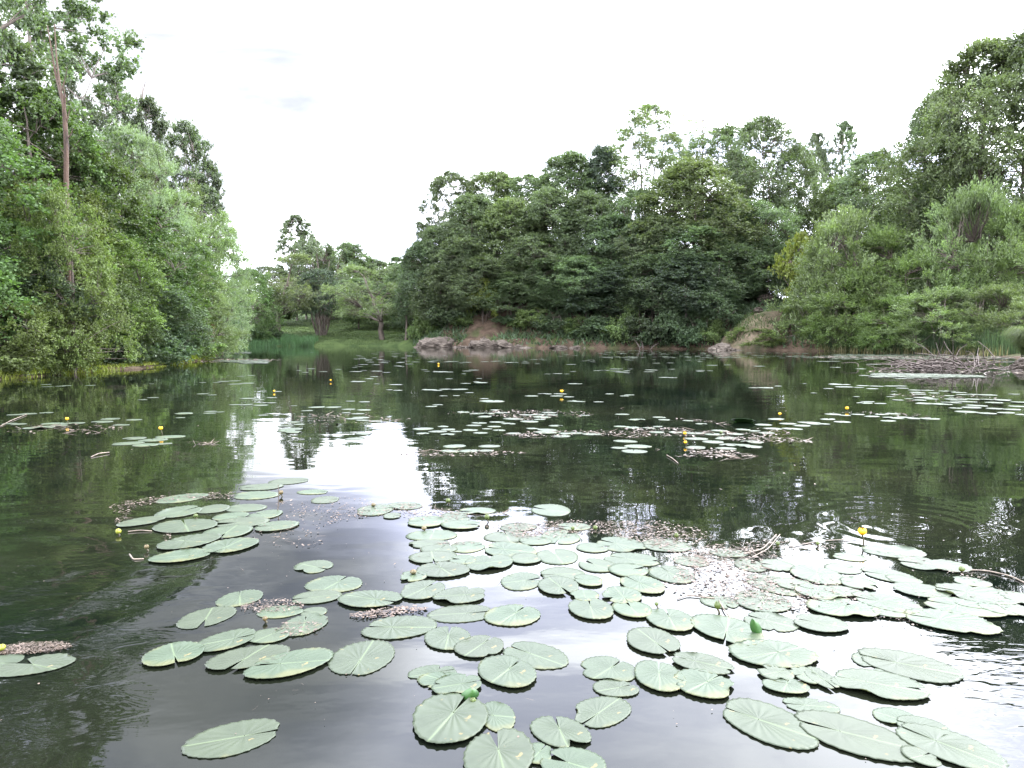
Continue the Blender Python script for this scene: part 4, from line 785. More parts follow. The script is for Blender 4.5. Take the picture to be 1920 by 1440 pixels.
Z5('the raft in the bright middle water', [(937, 530, 1135, 615, 20, .1, 0), (1118, 510, 1335, 575, 190, 0, 0), (1280, 545, 1415, 600, 160, -.2, 0), (1112, 555, 1305, 642, 290, 0, 0), (1260, 617, 1400, 672, 90, 0, 0), (1255, 655, 1465, 758, 90, -.1, 0), (1408, 603, 1598, 685, 280, 0, 1), (1460, 670, 1645, 748, 100, -.1, 0)])
Z5('the chain beside the curled dead leaves', [(465, 574, 684, 664, 60, .15, 0), (625, 605, 878, 685, 10, .2, 1), (180, 622, 488, 700, 340, 0, 0), (600, 682, 910, 766, 10, .15, 0), (860, 683, 1130, 784, 60, .1, 0), (292, 735, 645, 845, 180, .2, 0)])
Z5('the knot of overlapping pads in the middle', [(582, 785, 806, 898, 90, -.1, 0), (722, 830, 960, 934, 60, .1, 1), (945, 855, 1255, 985, 140, -.3, 0), (828, 925, 1110, 1078, 60, -.2, 0), (505, 962, 740, 1040, 20, .2, 2), (551, 995, 800, 1080, 330, -.1, 2), (615, 1015, 860, 1115, 20, .2, 2)])
Z5('alone', [(145, 847, 447, 1015, 265, .1, 0, 'broad round ribbed lily pad with its notch facing the boat')])
Z5('the bottom row facing the boat', [(840, 1128, 1012, 1278, 170, -.2, 0), (1258, 1108, 1556, 1256, 230, .3, 0), (1075, 1200, 1365, 1360, 100, -.3, 1), (763, 1270, 1105, 1520, 100, .1, 0), (1120, 1355, 1440, 1520, 150, -.1, 0), (1040, 1330, 1190, 1430, 60, 0, 0)])
Z5('the second layer under two buds', [(640, 268, 800, 300, 20, 0, 0), (930, 300, 1110, 340, 180, .1, 0), (1020, 365, 1180, 405, 200, 0, 0), (560, 405, 740, 445, 60, 0, 0), (980, 445, 1130, 495, 20, 0, 0), (700, 455, 830, 500, 170, 0, 0), (1290, 395, 1440, 440, 10, -.1, 0), (1200, 300, 1360, 335, 180, -.1, 0)])
Z6('the second layer by the straw', [(250, 455, 420, 505, 170, -.1, 0), (420, 420, 600, 460, 10, -.1, 0), (720, 560, 900, 620, 180, -.2, 0), (960, 600, 1130, 650, 20, -.2, 0), (1250, 545, 1400, 590, 170, -.2, 0), (380, 640, 560, 700, 20, -.1, 1), (1000, 440, 1150, 480, 150, -.1, 0), (1560, 655, 1740, 710, 20, -.2, 0), (1180, 700, 1340, 750, 170, -.2, 0), (1560, 550, 1720, 600, 10, -.2, 0)])
Z5('alone', [(522, 1100, 885, 1342, 70, 0, 0, 'biggest round lily pad with radiating ribs, lower middle of the water')])
Z5('the flecked raft at the reflected trees', [(1385, 366, 1620, 440, 140, -.2, 1), (1300, 468, 1480, 532, 130, -.1, 0), (1420, 440, 1680, 505, 150, -.1, 1), (1440, 490, 1630, 555, 20, 0, 0), (1498, 548, 1700, 635, 120, -.2, 0), (1625, 505, 1830, 575, 60, -.1, 0)])
Z6('the flecked raft at the reflected trees', [(105, 378, 335, 438, 170, -.1, 0), (147, 500, 350, 584, 110, -.1, 0)])
Z5('the touching two beside the ribbed round pad', [(1305, 922, 1575, 1050, 50, -.1, 1), (1365, 1033, 1585, 1114, 20, -.1, 0)])
Z6('the group below the tall green bud', [(35, 795, 280, 922, 290, -.1, 0), (130, 705, 350, 812, 90, -.1, 0), (351, 732, 655, 880, 250, -.3, 0), (585, 715, 830, 808, 140, -.1, 1), (815, 735, 1060, 818, 150, -.1, 0), (508, 852, 918, 985, 20, -.1, 0)])
Z6('the flecked mat below the tall yellow flower', [(540, 468, 680, 530, 60, 0, 0), (660, 470, 820, 530, 160, -.1, 1), (605, 540, 852, 640, 140, -.3, 0), (810, 500, 1040, 592, 70, -.1, 0), (960, 487, 1125, 540, 20, 0, 0), (1030, 555, 1200, 615, 160, 0, 2), (1150, 508, 1358, 584, 150, -.3, 0), (1135, 403, 1420, 465, 170, -.1, 1), (1310, 460, 1618, 534, 160, -.2, 1), (830, 590, 1050, 672, 130, -.2, 1), (540, 617, 795, 720, 60, 0, 0), (880, 655, 1205, 752, 40, -.1, 1), (1112, 628, 1378, 730, 150, -.35, 0)])
Z6('the overlapping tiles cut by the picture edge', [(1286, 582, 1530, 656, 150, -.2, 0), (1490, 588, 1840, 690, 150, -.25, 1), (1440, 653, 1775, 748, 150, -.25, 0), (1350, 707, 1750, 828, 155, -.3, 1), (1690, 675, 1870, 740, 20, -.2, 0), (1790, 672, 1920, 752, 150, -.2, 0), (1790, 625, 1960, 690, 160, -.2, 0)])
Z6('the wide pads over the bright cloud reflection', [(1105, 900, 1400, 1025, 200, -.2, 0), (1145, 886, 1550, 1050, 150, -.4, 0), (995, 990, 1420, 1138, 155, -.2, 1), (648, 968, 810, 1048, 20, -.1, 2), (670, 1030, 890, 1105, 60, -.1, 2), (800, 970, 930, 1060, 200, -.2, 2), (880, 965, 1005, 1100, 280, -.2, 2)])
Z6('the trio below the middle raft', [(250, 910, 525, 1015, 150, -.4, 1), (72, 950, 305, 1098, 80, -.1, 0), (257, 990, 540, 1130, 40, -.1, 1)])
Z6('the great overlapping pads in the bottom corner', [(500, 1120, 885, 1362, 140, -.35, 0), (765, 1112, 1020, 1195, 170, -.3, 1), (850, 1180, 1350, 1425, 150, -.5, 0), (1195, 1160, 1400, 1270, 320, -.1, 1), (1305, 1200, 1535, 1315, 150, -.2, 0), (1340, 1240, 1735, 1470, 130, -.45, 0), (1330, 1350, 1480, 1450, 20, -.3, 0)])

def slivers(cl, ox, oy, txt, k=3.0):
    """far pads seen edge-on: x0 x1 y in the enlargement"""
    for a in txt.split(','):
        x0, x1, y = map(float, a.split()); X0, X1, Y = ox + x0 / k, ox + x1 / k, oy + y / k
        g_ = gp((X0 + X1) / 2, Y); hx = (X1 - X0) / 2 / F * g_.y; hx = min(hx, .24 * 1.15); h_ = hx * rs.uniform(.75, 1.0); th = rs.uniform(0, 360)
        rho = rs.uniform(-.25, .25); Cm = np.array([[hx * hx, rho * hx * h_], [rho * hx * h_, h_ * h_]]); w_, v_ = np.linalg.eigh(Cm)
        PADS.append(dict(c=(g_.x, g_.y), L=v_ @ np.diag(np.sqrt(w_)) @ v_.T, th=R(th), torn=1 if rs.random() < .12 else 0, area=(X1 - X0) ** 2 * (Y - 625) / F, cl=cl, look=None, hx=hx, hy=h_))
A = (0, 640); B = (640, 640); C_ = (1280, 640)
slivers('the scattered pads off the grass strip', *A, '232 290 243,236 300 256,310 368 253,340 400 250,480 535 248,775 828 329,828 892 317,838 868 239')
slivers('the edge chain by a yellow flower', *A, '40 130 415,110 205 409,225 298 402,20 90 463,60 150 467,145 300 486,240 350 463,350 470 462,280 380 474')
slivers('the loose pads between two small yellow flowers', *A, '515 636 453,570 677 437,635 730 471,710 802 442,983 1088 406,988 1042 430,1140 1215 405,1150 1220 395,1215 1262 398')
slivers('the cluster under the stalked yellow flower', *A, '695 822 546,640 800 575,790 940 556,875 1040 538,750 890 585,870 965 577')
slivers('the slivers off the near woods tip', *A, '1108 1172 296,1168 1220 302,1118 1160 232,1195 1240 232,1220 1290 226,1285 1355 223,1285 1360 241,1345 1428 236,1330 1372 197,1388 1435 192,1275 1295 194')
slivers('the slivers round the open-water flower', *A, '1455 1502 280,1535 1588 283,1348 1440 322,1420 1488 330,1498 1558 317,1288 1360 357,1345 1420 358,1420 1508 360,1470 1550 347,1635 1672 363,1695 1760 391')
slivers('the pads on the bright sky reflection', *A, '1735 1830 371,1830 1920 371,1610 1690 455,1560 1650 478,1640 1718 468,1570 1700 495,1560 1660 505,1600 1700 512')
slivers('the flecked patch beside the sky reflection', *B, '0 80 383,85 168 387,0 60 403,55 130 408,60 160 430,20 120 437,150 232 450,80 160 445,75 180 520,20 130 549,25 78 337,97 163 341')
slivers('the long band between sky and tree reflections', *B, '400 518 493,420 495 519,540 605 480,490 600 508,560 645 497,555 645 524,610 680 508,680 770 500')
slivers('the close cluster in the pond centre', *B, '730 820 460,700 790 474,740 824 516,830 920 455,895 982 464,790 850 493,820 900 480,850 925 501,925 1012 519')
slivers('the flecked raft behind the centre cluster', *B, '645 725 399,720 800 407,770 865 407,765 860 424,835 905 387,860 948 403,910 1032 437,1000 1075 415,1060 1150 413,1075 1180 427,1125 1212 402,1150 1220 415,1005 1110 452,1080 1150 440')
slivers('the strip beside the centre cluster', *B, '1035 1112 491,1090 1220 500,1085 1215 514,1165 1248 476,1187 1290 535,1220 1300 520,1270 1360 518,1350 1465 524,1335 1398 417,1538 1622 411')
slivers('the debris raft by the lone notched pad', *B, '1530 1620 480,1600 1680 487,1680 1765 489,1750 1815 480,1615 1710 441,1750 1825 428,1780 1850 442,1730 1820 512,1840 1920 512')
slivers('the debris tongue before the yellow pair', *B, '1530 1668 563,1590 1745 592,1515 1610 601,1575 1720 620')
slivers('the four pads over black tree reflections', *B, '570 702 591,770 896 591,555 680 618,660 772 619,770 860 616')
slivers('the slivers under the far standing yellow flower', *B, '1030 1110 308,1103 1185 296,1190 1270 296,1173 1250 308,1250 1310 313,1268 1330 337,1300 1374 340,1417 1475 341,1480 1533 296,1565 1620 308,1590 1650 302')
slivers('the slivers in the far pond middle', *B, '470 540 367,510 573 358,550 597 307,627 667 306,775 830 323,775 920 338,450 540 273,510 570 277,550 620 270,610 715 271,693 746 289')
slivers('the far slivers before the rock ledges', *B, '1270 1357 239,670 730 237,740 775 227,745 827 233,583 628 211,757 792 210,265 348 244,182 217 240,50 137 227,130 185 211,160 210 199,165 232 168,250 290 273,290 345 276,1783 1850 203,1830 1890 205,1417 1460 165,1140 1178 184,1187 1245 182,1250 1284 184,1262 1322 130,675 702 183,512 600 171')
slivers('the cluster round the yellow pair', *C_, '0 60 447,70 138 465,10 125 518,120 240 525,160 250 503,260 345 523,300 380 497,370 440 505,425 520 516')
slivers('the tight rosette below the yellow pair', *C_, '10 145 549,110 230 567,190 300 543,180 260 550,328 452 567,15 132 598,200 320 583,182 302 603,290 380 585,320 444 595')
slivers('the raft by the tilted green leaf', *C_, '405 500 470,455 560 492,540 640 464,560 670 493,620 720 475,650 770 458,700 790 466,760 830 467,475 575 438,770 862 439,845 945 454')
slivers('the white raft below the round yellow flower', *C_, '800 890 411,880 945 418,945 1025 412,1020 1110 423,1080 1160 412,1140 1220 408,1110 1200 448,1130 1240 432,1210 1290 428,1260 1340 435,1335 1445 437')
slivers('the three pads above the round yellow flower', *C_, '975 1070 348,1000 1080 340,1075 1147 350')
slivers('the long white chain towards the picture edge', *C_, '370 430 262,420 510 262,510 558 252,660 697 238,820 940 243,790 850 266,850 960 257,960 1020 260,975 1050 250,1030 1100 267,1050 1130 253,1135 1210 252,1200 1270 264,1180 1260 252')
slivers('the white shoal at the picture edge', *C_, '1270 1350 275,1340 1410 277,1290 1370 298,1280 1360 289,1380 1445 291,1440 1530 281,1500 1590 288,1470 1540 307,1540 1610 300,1600 1680 300,1660 1765 303,1300 1410 318,1295 1370 331,1360 1440 325,1310 1420 351,1400 1510 355,1460 1560 345,1480 1590 327,1540 1650 340,1590 1680 326,1670 1760 328,1740 1840 330,1700 1800 345,1840 1920 343,1600 1708 362,1500 1570 376,1565 1680 373,1710 1810 380,1800 1900 385,1830 1920 366,1530 1660 397,1660 1760 406,1765 1870 402,1870 1950 413')
slivers('the slivers before the heap of dead branches', *C_, '830 888 147,970 1033 155,990 1060 193,1070 1138 188,1185 1260 209,1240 1310 207,1310 1380 205,1400 1445 208,1240 1300 145,1330 1400 150,1400 1440 152,1040 1120 130,1130 1180 126,1170 1230 135,750 830 113,800 900 112,395 465 140,130 200 135,230 272 133,135 170 166')

# stacking: overlapping pads lie on one another
PADS.sort(key=lambda q: -q['c'][1])
for i, a in enumerate(PADS):
    lv = 0
    for b in PADS[:i]:
        if abs(a['c'][0] - b['c'][0]) < (a['hx'] + b['hx']) * .93 and abs(a['c'][1] - b['c'][1]) < (a['hy'] + b['hy']) * .93: lv = max(lv, b['lv'] + 1)
    a['lv'] = min(lv, 4)
order = sorted(range(len(PADS)), key=lambda i: -PADS[i]['area']); indiv = set(order[:300])
ORD = 'first second third fourth fifth sixth seventh eighth ninth tenth eleventh twelfth thirteenth fourteenth fifteenth sixteenth seventeenth eighteenth nineteenth twentieth'.split()
ORD += ['twenty-' + o for o in ORD[:9]] + ['thirtieth'] + ['thirty-' + o for o in ORD[:9]]
clusters = {}
for i, q in enumerate(PADS): clusters.setdefault(q['cl'], []).append(i)
rank = {}
for c, ids in clusters.items():
    for k, i in enumerate(sorted(ids, key=lambda i: PADS[i]['c'][0] / PADS[i]['c'][1])): rank[i] = k
farV, farQ, farU, fo = [], [], [], 0
npad = 0
for i, q in enumerate(PADS):
    a = q['area']; big = a > 2500; nr, nf = (12, 132) if big else ((6, 60) if a > 350 else (3, 26))
    V, Q, uv = pad_geo(q['L'], q['th'], .0028 + .0018 * q['lv'], i * 7 + 3, nr, nf, q['torn'])
    if i in indiv:
        o = mk('lily_pad', V, Q, MAT['pad'], smooth=True, uv=uv); o.location = (q['c'][0], q['c'][1], 0)
        if q['look']: lab = q['look']
        else:
            lk = 'torn ' if q['torn'] >= 2 else ('curled ' if q['torn'] else ('' if q['hx'] < 1.25 * q['hy'] else 'oval '))
            lab = f"{lk}lily pad, {ORD[rank[i]]} from grassy bank in {q['cl']}"
        tag(o, lab, 'lily pad', 'lily pads floating on the pond'); npad += 1
    else:
        V = V + np.array([q['c'][0], q['c'][1], 0]); farV.append(V); farQ.append(Q + fo); farU.append(uv); fo += len(V)
# the pads past the three hundred that show largest, out to the far shores
rg = np.random.default_rng(21)
def far_zone(n, x0, x1, y0, y1, clump=.0, size=.15, seed=0):
    global fo
    fz = FieldNoise(seed + 300, .9, 8, 2); k = 0; tries = 0
    while k < n and tries < n * 30:
        tries += 1; px = rg.uniform(x0, x1); py = rg.uniform(y0, y1); g_ = gp(px, py)
        if sdist(np.array([g_.x]), np.array([g_.y]))[0] > -.15: continue
        if clump and fz(np.array([g_.x * .35, g_.y * .5])) < clump: continue
        s = size * rg.uniform(.6, 1.25); Lm = np.array([[s, 0], [0, s * rg.uniform(.75, 1)]]); V, Q, uv = pad_geo(Lm, rg.uniform(0, 6.28), .005 + rg.uniform(0, .012), int(rg.integers(0, 9999)), 2, 16, 0)
        V = V + np.array([g_.x, g_.y, 0]); farV.append(V); farQ.append(Q + fo); farU.append(uv); fo += len(V); k += 1
far_zone(90, 560, 1320, 657, 700, .55, .17, 1); far_zone(210, 1120, 1560, 657, 672, .1, .16, 2); far_zone(620, 1560, 1900, 664, 674, -2, .15, 3)
far_zone(160, 1330, 1700, 666, 683, .3, .17, 4); far_zone(520, 1640, 1935, 678, 708, .15, .15, 5); far_zone(330, 368, 500, 672, 682, -.2, .15, 6); far_zone(150, 375, 470, 660, 672, -.2, .15, 7)
far_zone(40, 640, 780, 655, 690, .5, .15, 8); far_zone(16, 1500, 1910, 700, 850, .8, .1, 9)
o = mk('lily_pads', np.concatenate(farV), np.concatenate(farQ), MAT['pad'], smooth=True, uv=np.concatenate(farU)); tag(o, 'distant small lily pads scattered and matted along the far shores', 'lily pads', kind='stuff')
print('PADS', len(PADS), 'individual', npad)

# ---------------------------------------------------------------- flowers and buds
def simple(name, c, rough=.45, spec=.4, c2=None, sc_=20):
    m, t, o = newmat(name); n = t.nodes.new; l = t.links.new; p = n('ShaderNodeBsdfPrincipled'); p.inputs['Roughness'].default_value = rough; p.inputs['Specular IOR Level'].default_value = spec
    tcn = n('ShaderNodeTexCoord'); no = n('ShaderNodeTexNoise'); no.inputs['Scale'].default_value = sc_; no.inputs['Detail'].default_value = 4; l(tcn.outputs['Object'], no.inputs['Vector'])
    cr = n('ShaderNodeValToRGB'); e = cr.color_ramp.elements; c2 = c2 or tuple(x * .6 for x in c); e[0].position = .35; e[0].color = (*c2, 1); e[1].position = .65; e[1].color = (*c, 1); l(no.outputs['Fac'], cr.inputs[0]); l(cr.outputs[0], p.inputs['Base Color'])
    l(p.outputs[0], o.inputs[0]); return m
MAT['yel'] = simple('yellow_petal', (.60, .38, .008), c2=(.48, .25, .004)); MAT['bud'] = simple('green_bud', (.085, .11, .018), c2=(.035, .055, .01)); MAT['stalk'] = simple('stalk', (.07, .06, .03)); MAT['brown'] = simple('brown_bud', (.12, .07, .02), c2=(.05, .05, .02)); MAT['budy'] = simple('yellow_bud', (.28, .27, .02), c2=(.15, .17, .02))
def petals(n, r, open_, seed, turns=.95):
    Vs, Qs, c = [], [], 0; nu_, nv = 9, 9
    for k in range(n):
        a0 = k * 2 * math.pi / n + seed; wv_ = 2 * math.pi / n * turns
        for i in range(nv):
            v = i / (nv - 1); ph = math.pi * (.02 + (0.93 - open_) * v)             # from the base up the globe
            for j in range(nu_):
                u = j / (nu_ - 1) - .5; wid = (1 - .55 * max(0, v - .55) / .45) ; a = a0 + u * wv_ * wid * 1.15; rr = r * (1 + .06 * math.cos(2 * math.pi * u)) * (1 + open_ * .5 * v) * (1.0 + .03 * (k % 2))
                Vs.append((rr * math.sin(ph) * math.cos(a), rr * math.sin(ph) * math.sin(a), r - rr * math.cos(ph) * .95))
        for i in range(nv - 1):
            for j in range(nu_ - 1): q = c + i * nu_ + j; Qs.append((q, q + 1, q + nu_ + 1, q + nu_))
        c += nu_ * nv
    return np.array(Vs), np.array(Qs)
def flower(name, px, py, ptop, rpx, mat, open_, label, cat, tilt=0.0, hsc=1.0, group=None):
    """(px, py) foot on the water, ptop row of the flower's top, rpx its half width in pixels"""
    g_ = gp(px, py); r = rpx / F * g_.y * .78; top = at(px, ptop, g_.y).z; zb = max(top - 2 * r * hsc, .001)
    root = empty(name, (g_.x, g_.y, 0)); T = Tubes(6); T.add(curve((tilt * .5, .01, -.05), (0, 0, zb + r * .15), (.012, 0, 0), 6), .0045 if r > .01 else .003); T.build('stem', MAT['stalk'], root)
    V, Q = petals(5, r, open_, px); V = V * [1, 1, hsc]; o = mk('sepals', V, Q, MAT[mat], root, smooth=True); o.location = (0, 0, zb); o.rotation_euler = (tilt, tilt * .6, px)
    ds = np.array([(math.cos(a) * r * .62 * q, math.sin(a) * r * .62 * q, z * r) for q, z in ((1, .9), (1, 1.2), (.8, 1.35), (.05, 1.3)) for a in np.arange(10) * .6283]); qd = [(k * 10 + j, k * 10 + (j + 1) % 10, k * 10 + 10 + (j + 1) % 10, k * 10 + 10 + j) for k in range(3) for j in range(10)]
    d = mk('stigma', ds, qd, MAT['budy' if mat == 'yel' else mat], root, smooth=True); d.location = (0, 0, zb); d.rotation_euler = o.rotation_euler; tag(root, label, cat, group); return root
GF = 'yellow pond-lily flowers'; GB = 'green pond-lily buds'
for a in [(1616, 1022, 989, 9.5, 'open yellow pond-lily flower on a tall dark stalk over the flecked mat', .12), (302, 815, 799, 4.6, 'yellow flower on a stalk above the small pad cluster off the near bank', .15), (126, 795, 782, 3.8, 'yellow flower above the pad chain by the picture edge', .1),
          (1053, 741, 730, 3.8, 'small yellow flower standing over slivers in the far pond', .2), (1588, 771, 762, 4, 'round yellow flower above the white raft', .1), (1462, 781, 773, 3.3, 'small yellow flower above the raft by the tilted leaf', .1), (1284, 817, 809, 3.8, 'upper yellow flower of the pair in the pad cluster', .1),
          (1285, 836, 826, 3.8, 'lower yellow flower of the pair, orange tinged', .1), (514, 736, 731, 2.4, 'tiny yellow flower in open water near a sliver pad', .1), (620, 716, 711, 2.0, 'tiny yellow flower before the meadow reflection', .1), (822, 684, 681, 2.2, 'speck of yellow flower before the end rock', .1)]:
    flower('pond_lily_flower', a[0], a[1], a[2], a[3], 'yel', a[5], a[4], 'flower', group=GF)
for a in [(1345, 1150, 1127, 7.5, 1.35, 'bud', 'large egg-shaped green bud standing by a bent straw'), (1231, 1145, 1129, 4.5, 1, 'bud', 'small round green bud on a dark thin stalk'), (222, 1003, 991, 6.5, 1, 'budy', 'yellow-green bud floating alone beside a pale stalk'), (527, 931, 919, 5.5, 1, 'brown', 'dark round bud beside the upright twig'),
          (700, 951, 943, 5.5, .8, 'brown', 'dark flat bud on a pad in the faint flecked patch'), (840, 945, 934, 5.5, 1, 'bud', 'round green bud on the debris band'), (913, 979, 964, 6, 1.15, 'bud', 'dark green bud over the tip of a pad'), (795, 996, 987, 6.5, .7, 'brown', 'flat dark bud on the edge of an oval pad'),
          (1074, 997, 987, 4.5, 1, 'bud', 'small green bud before the debris band'), (1116, 996, 985, 5.5, 1, 'bud', 'green bud at the end of the debris band'), (1268, 1013, 999, 5, 1.2, 'bud', 'upright green bud above a single oval pad'), (1458, 1026, 1015, 5, 1, 'bud', 'green bud among pale dead stems'),
          (1533, 1024, 1015, 5, .9, 'bud', 'round green bud in the reflected trees'), (1803, 1075, 1062, 7, .9, 'bud', 'green bud at the tip of a long pad by floating straw'), (497, 1167, 1155, 6, 1, 'brown', 'dark bud in a gap between torn pads'), (275, 1033, 1021, 5.5, 1, 'brown', 'small brown bud under the twig raft'),
          (367, 975, 963, 5, 1, 'bud', 'green bud tucked between pads of the twig raft'), (3, 1224, 1208, 9, .9, 'budy', 'half-open yellow bud cut by the picture edge'), (775, 1080, 1068, 8, .7, 'brown', 'brown withered bud on a raised pad'), (1352, 815, 808, 3.4, 1, 'bud', 'far green bud among white pads'), (887, 1319, 1308, 7, .9, 'bud', 'green bud wedged between the biggest pad and its neighbour')]:
    flower('pond_lily_bud', a[0], a[1], a[2], a[3], a[5], .0, a[6], 'bud', hsc=a[4], group=GB)

# a tilted leaf, a standing twig, stray stems
def rolled(px, py, h, wd, label, lean=.3, rz=0):
    g_ = gp(px, py); n = 9; V = []
    for i in range(n):
        t = i / (n - 1); w_ = wd * math.sin(math.pi * min(.97, .12 + .85 * t)) ** .8
        for j in range(7): u = j / 6 - .5; V.append((u * w_ + lean * t * h, abs(u) ** 1.5 * wd * .9, h * t - .01 + .0 * u))
    Q = [(i * 7 + j, i * 7 + j + 1, i * 7 + 8 + j, i * 7 + 7 + j) for i in range(n - 1) for j in range(6)]
    o = mk('young_leaf', V, Q, MAT['youngleaf'], smooth=True); o.location = (g_.x, g_.y, 0); o.rotation_euler = (0, 0, rz); tag(o, label, 'leaf')
MAT['youngleaf'] = simple('young_leaf', (.035, .09, .018), .35, c2=(.02, .06, .014))
rolled(1425, 1192, .075, .045, 'dark green young leaf rolled upright between pads', -.35)
rolled(877, 1314, .045, .06, 'folded green young leaf rising behind the biggest pad', .3)
g_ = gp(1393, 793); V, Q, uv = pad_geo(np.array([[.16, 0], [0, .13]]), 0, 0, 5, 5, 40, 0)
o = mk('young_leaf', V, Q, MAT['youngleaf'], smooth=True); o.location = (g_.x, g_.y, .03); o.rotation_euler = (-.32, .1, 0); tag(o, 'tilted fresh green leaf lifted off the water in the mid pond', 'leaf')
T = Tubes(5); g_ = gp(518, 958); zt_ = at(523, 909, g_.y).z; T.add(curve((0, 0, -.05), (.016, 0, zt_), (.008, 0, 0), 6), np.linspace(.0045, .0022, 6)); o = T.build('twig', MAT['bark']); o.location = (g_.x, g_.y, 0); tag(o, 'thin dark twig standing upright in the water among pads', 'twig')
def straw(pts, r, mat, label, name='straw'):
    T = Tubes(4); q = np.array([np.array(gp(x, y)) + [0, 0, z] for x, y, z in pts]); n = 14; ti = np.linspace(0, len(q) - 1, n); P = np.stack([np.interp(ti, np.arange(len(q)), q[:, k]) for k in range(3)], -1)
    P[1:-1] = (P[:-2] + P[1:-1] * 2 + P[2:]) / 4; c = P.mean(0) * [1, 1, 0]; T.add(P - c, r); o = T.build(name, MAT[mat]); o.location = c; tag(o, label, 'straw')
MAT['pale_stem'] = simple('pale_stem', (.17, .135, .10), .5, c2=(.07, .052, .038))
straw([(1395, 1042, .01), (1430, 1036, .02), (1455, 1022, .06)], .0045, 'pale_stem', 'thick pale dead stem rising out of the debris to a bud')
straw([(1410, 1048, .01), (1440, 1036, .02), (1462, 1018, .05)], .003, 'pale_stem', 'second pale dead stem crossing beside the thick one')
straw([(1348, 1128, .006), (1358, 1148, .01), (1370, 1162, .006)], .003, 'pale_stem', 'bent straw floating beside the large egg-shaped bud')
straw([(240, 998, .004), (262, 996, .006), (285, 997, .004)], .004, 'pale_stem', 'straight pale stalk floating between bud and oval pad')
straw([(1815, 1070, .004), (1850, 1072, .006), (1895, 1082, .006), (1925, 1096, .004)], .004, 'pale_stem', 'long straw trailing from the pad tip to the picture edge')
straw([(1270, 1125, .004), (1290, 1118, .006), (1340, 1124, .005)], .003, 'pale_stem', 'thin straw curved above the tall green bud')
straw([(1480, 1026, .004), (1540, 1016, .006), (1605, 1012, .006)], .003, 'pale_stem', 'thin straw leading to the foot of the tall yellow flower')
straw([(243, 1040, .003), (250, 1050, .004), (270, 1049, .003)], .004, 'pale_stem', 'short hooked stem under the twig raft')
straw([(205, 850, .01), (185, 853, .015), (170, 858, .004)], .006, 'pale_stem', 'crooked dead stem trailing from the near flower cluster')
straw([(1250, 855, .01), (1262, 862, .01), (1272, 870, .005)], .005, 'pale_stem', 'slanting dead stem off the debris tongue')
straw([(0, 800, .005), (20, 790, .01), (50, 778, .01)], .006, 'pale_stem', 'dead stem by the pad chain at the picture edge')

# ---------------------------------------------------------------- floating plant debris
MAT['debris'] = rampmat('plant_debris', [(.3, (.028, .018, .011)), (.5, (.075, .052, .036)), (.7, (.15, .112, .085))], 14, rough=.5, bump=.3, bdist=.002, spec=.4)
dV, dQ, do = [], [], 0
rg = np.random.default_rng(33); fz = FieldNoise(44, 5.0, 9, 2)
def litter(px, py, rx, ry, n, size=.012, slope=0.0, stems=.4, th=-.15):
    """an elliptical patch centred on the water point seen at (px, py); rx, ry half sizes in metres"""
    global do
    c = gp(px, py); a = rg.uniform(0, 6.283, n); r = np.sqrt(rg.uniform(0, 1, n)); x = r * np.cos(a) * rx; y = r * np.sin(a) * ry + slope * x
    P = np.stack([c.x + x, c.y + y], -1); kp = fz(P * (1.2 if c.y < 6 else .6)) > th; P = P[kp]; n = len(P); k = 6
    an = rg.uniform(0, 6.283, n); L_ = size * rg.uniform(.4, 1.7, n); W_ = L_ * rg.uniform(.35, .9, n); st = rg.random(n) < stems; L_[st] *= 4.2; W_[st] *= .14
    aa = np.arange(k) * 2 * math.pi / k; ex = np.cos(aa)[None] * L_[:, None] * rg.uniform(.7, 1.2, (n, k)); ey = np.sin(aa)[None] * W_[:, None] * rg.uniform(.7, 1.2, (n, k))
    X = ex * np.cos(an)[:, None] - ey * np.sin(an)[:, None]; Y = ex * np.sin(an)[:, None] + ey * np.cos(an)[:, None]; tx, ty = rg.normal(0, .16, (2, n, 1)); Z = .004 + rg.uniform(0, .008, (n, 1)) + X * tx + Y * ty; Z = np.maximum(Z, .0012)
    V = np.stack([P[:, :1] + X, P[:, 1:] + Y, Z], -1).reshape(-1, 3); b = np.arange(n)[:, None] * k + do
    dV.append(V); dQ.append(np.concatenate([b + [0, 1, 2, 3], b + [0, 3, 4, 5]])); do += len(V)
litter(1410, 1078, .38, .50, 1508, 0.0068, 0, th=-1.0); litter(1480, 1045, .5, .30, 745, 0.0062); litter(1330, 1085, .3, .3, 637, 0.0062); litter(1500, 1100, .4, .25, 637, 0.0062); litter(1120, 1000, .55, .28, 1242, 0.0062, -.15); litter(930, 1000, .42, .22, 745, 0.0062, .35); litter(740, 975, .42, .45, 745, 0.0062, .2); litter(860, 950, .4, .35, 579, 0.0073)
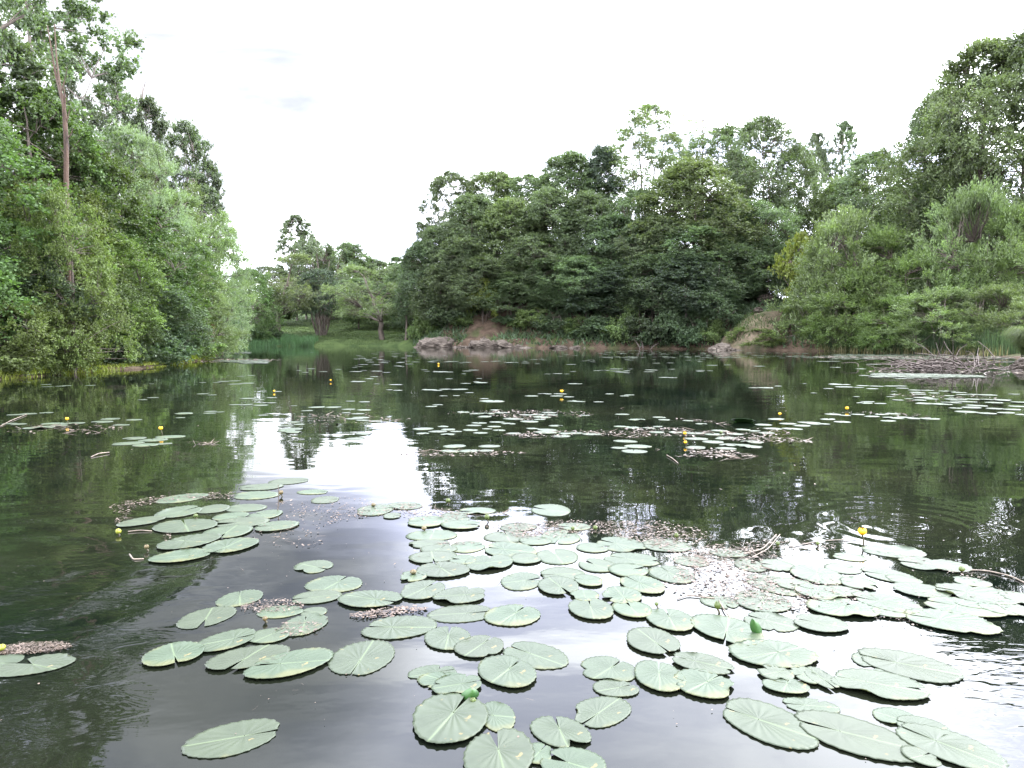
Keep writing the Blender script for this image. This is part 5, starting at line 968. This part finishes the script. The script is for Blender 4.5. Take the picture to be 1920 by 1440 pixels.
litter(380, 945, .6, .35, 1657, 0.0068, .1); litter(290, 965, .22, .3, 637, 0.0062); litter(270, 1012, .15, .2, 280, 0.0062); litter(590, 985, .35, .5, 280, 0.0062); litter(510, 1138, .14, .08, 280, 0.0047); litter(730, 1150, .16, .05, 331, 0.0062, .25, .0); litter(560, 1180, .1, .08, 102, 0.0062); litter(1030, 1200, .05, .03, 51, 0.0073); litter(1220, 1000, .35, .3, 765, 0.0062, -.2)
litter(1600, 1050, .4, .2, 382, 0.0062); litter(1730, 1082, .3, .14, 331, 0.0057); litter(1800, 1115, .25, .1, 255, 0.0052); litter(1660, 1175, .25, .09, 114, 0.0042); litter(60, 1218, .14, .05, 892, 0.0042, .1, .6, -2); litter(1250, 1045, .25, .25, 382, 0.0062); litter(620, 950, .3, .3, 153, 0.0062); litter(705, 1055, .3, .4, 76, 0.0052)
litter(1230, 795, .95, .65, 577, 0.0166, 0, .3); litter(1270, 848, .8, .3, 539, 0.0154, -.2, .3); litter(1440, 826, .5, .3, 192, 0.0141, -.2, .4); litter(1190, 838, .4, .3, 154, 0.0141, 0, .4); litter(920, 780, .9, .7, 346, 0.0154, 0, .3); litter(1090, 815, .9, .35, 346, 0.0141, 0, .3); litter(850, 850, .7, .2, 192, 0.0128); litter(250, 838, .8, .25, 269, 0.0141, .3, .5); litter(60, 805, 1.2, .5, 134, 0.0154, .3, .5)
litter(230, 808, .7, .35, 61, 0.0154); litter(660, 785, .9, .7, 192, 0.0154); litter(1640, 780, .8, .5, 192, 0.0141); litter(1340, 810, 1.0, .5, 269, 0.0154); litter(1010, 775, .9, .5, 192, 0.0141); litter(1720, 745, 1.6, .8, 154, 0.0154); litter(1780, 697, 2.6, 1.0, 160, .03, 0, .6); litter(1720, 670, 5.0, 1.6, 1000, 0.0352, 0, .3, -2); litter(420, 676, 2.4, 1.8, 539, 0.0320, 0, .3, -2)
litter(1820, 1000, 3.0, 3.0, 204, 0.0042, th=-2); litter(900, 1150, 3.0, 1.6, 331, 0.0026, th=-2); litter(1150, 800, 6, 4, 100, 0.0090, th=-2)
o = mk('floating_debris', np.concatenate(dV), np.concatenate(dQ), MAT['debris']); tag(o, 'brown and pinkish plant scraps floating between the lily pads', 'debris', kind='stuff')
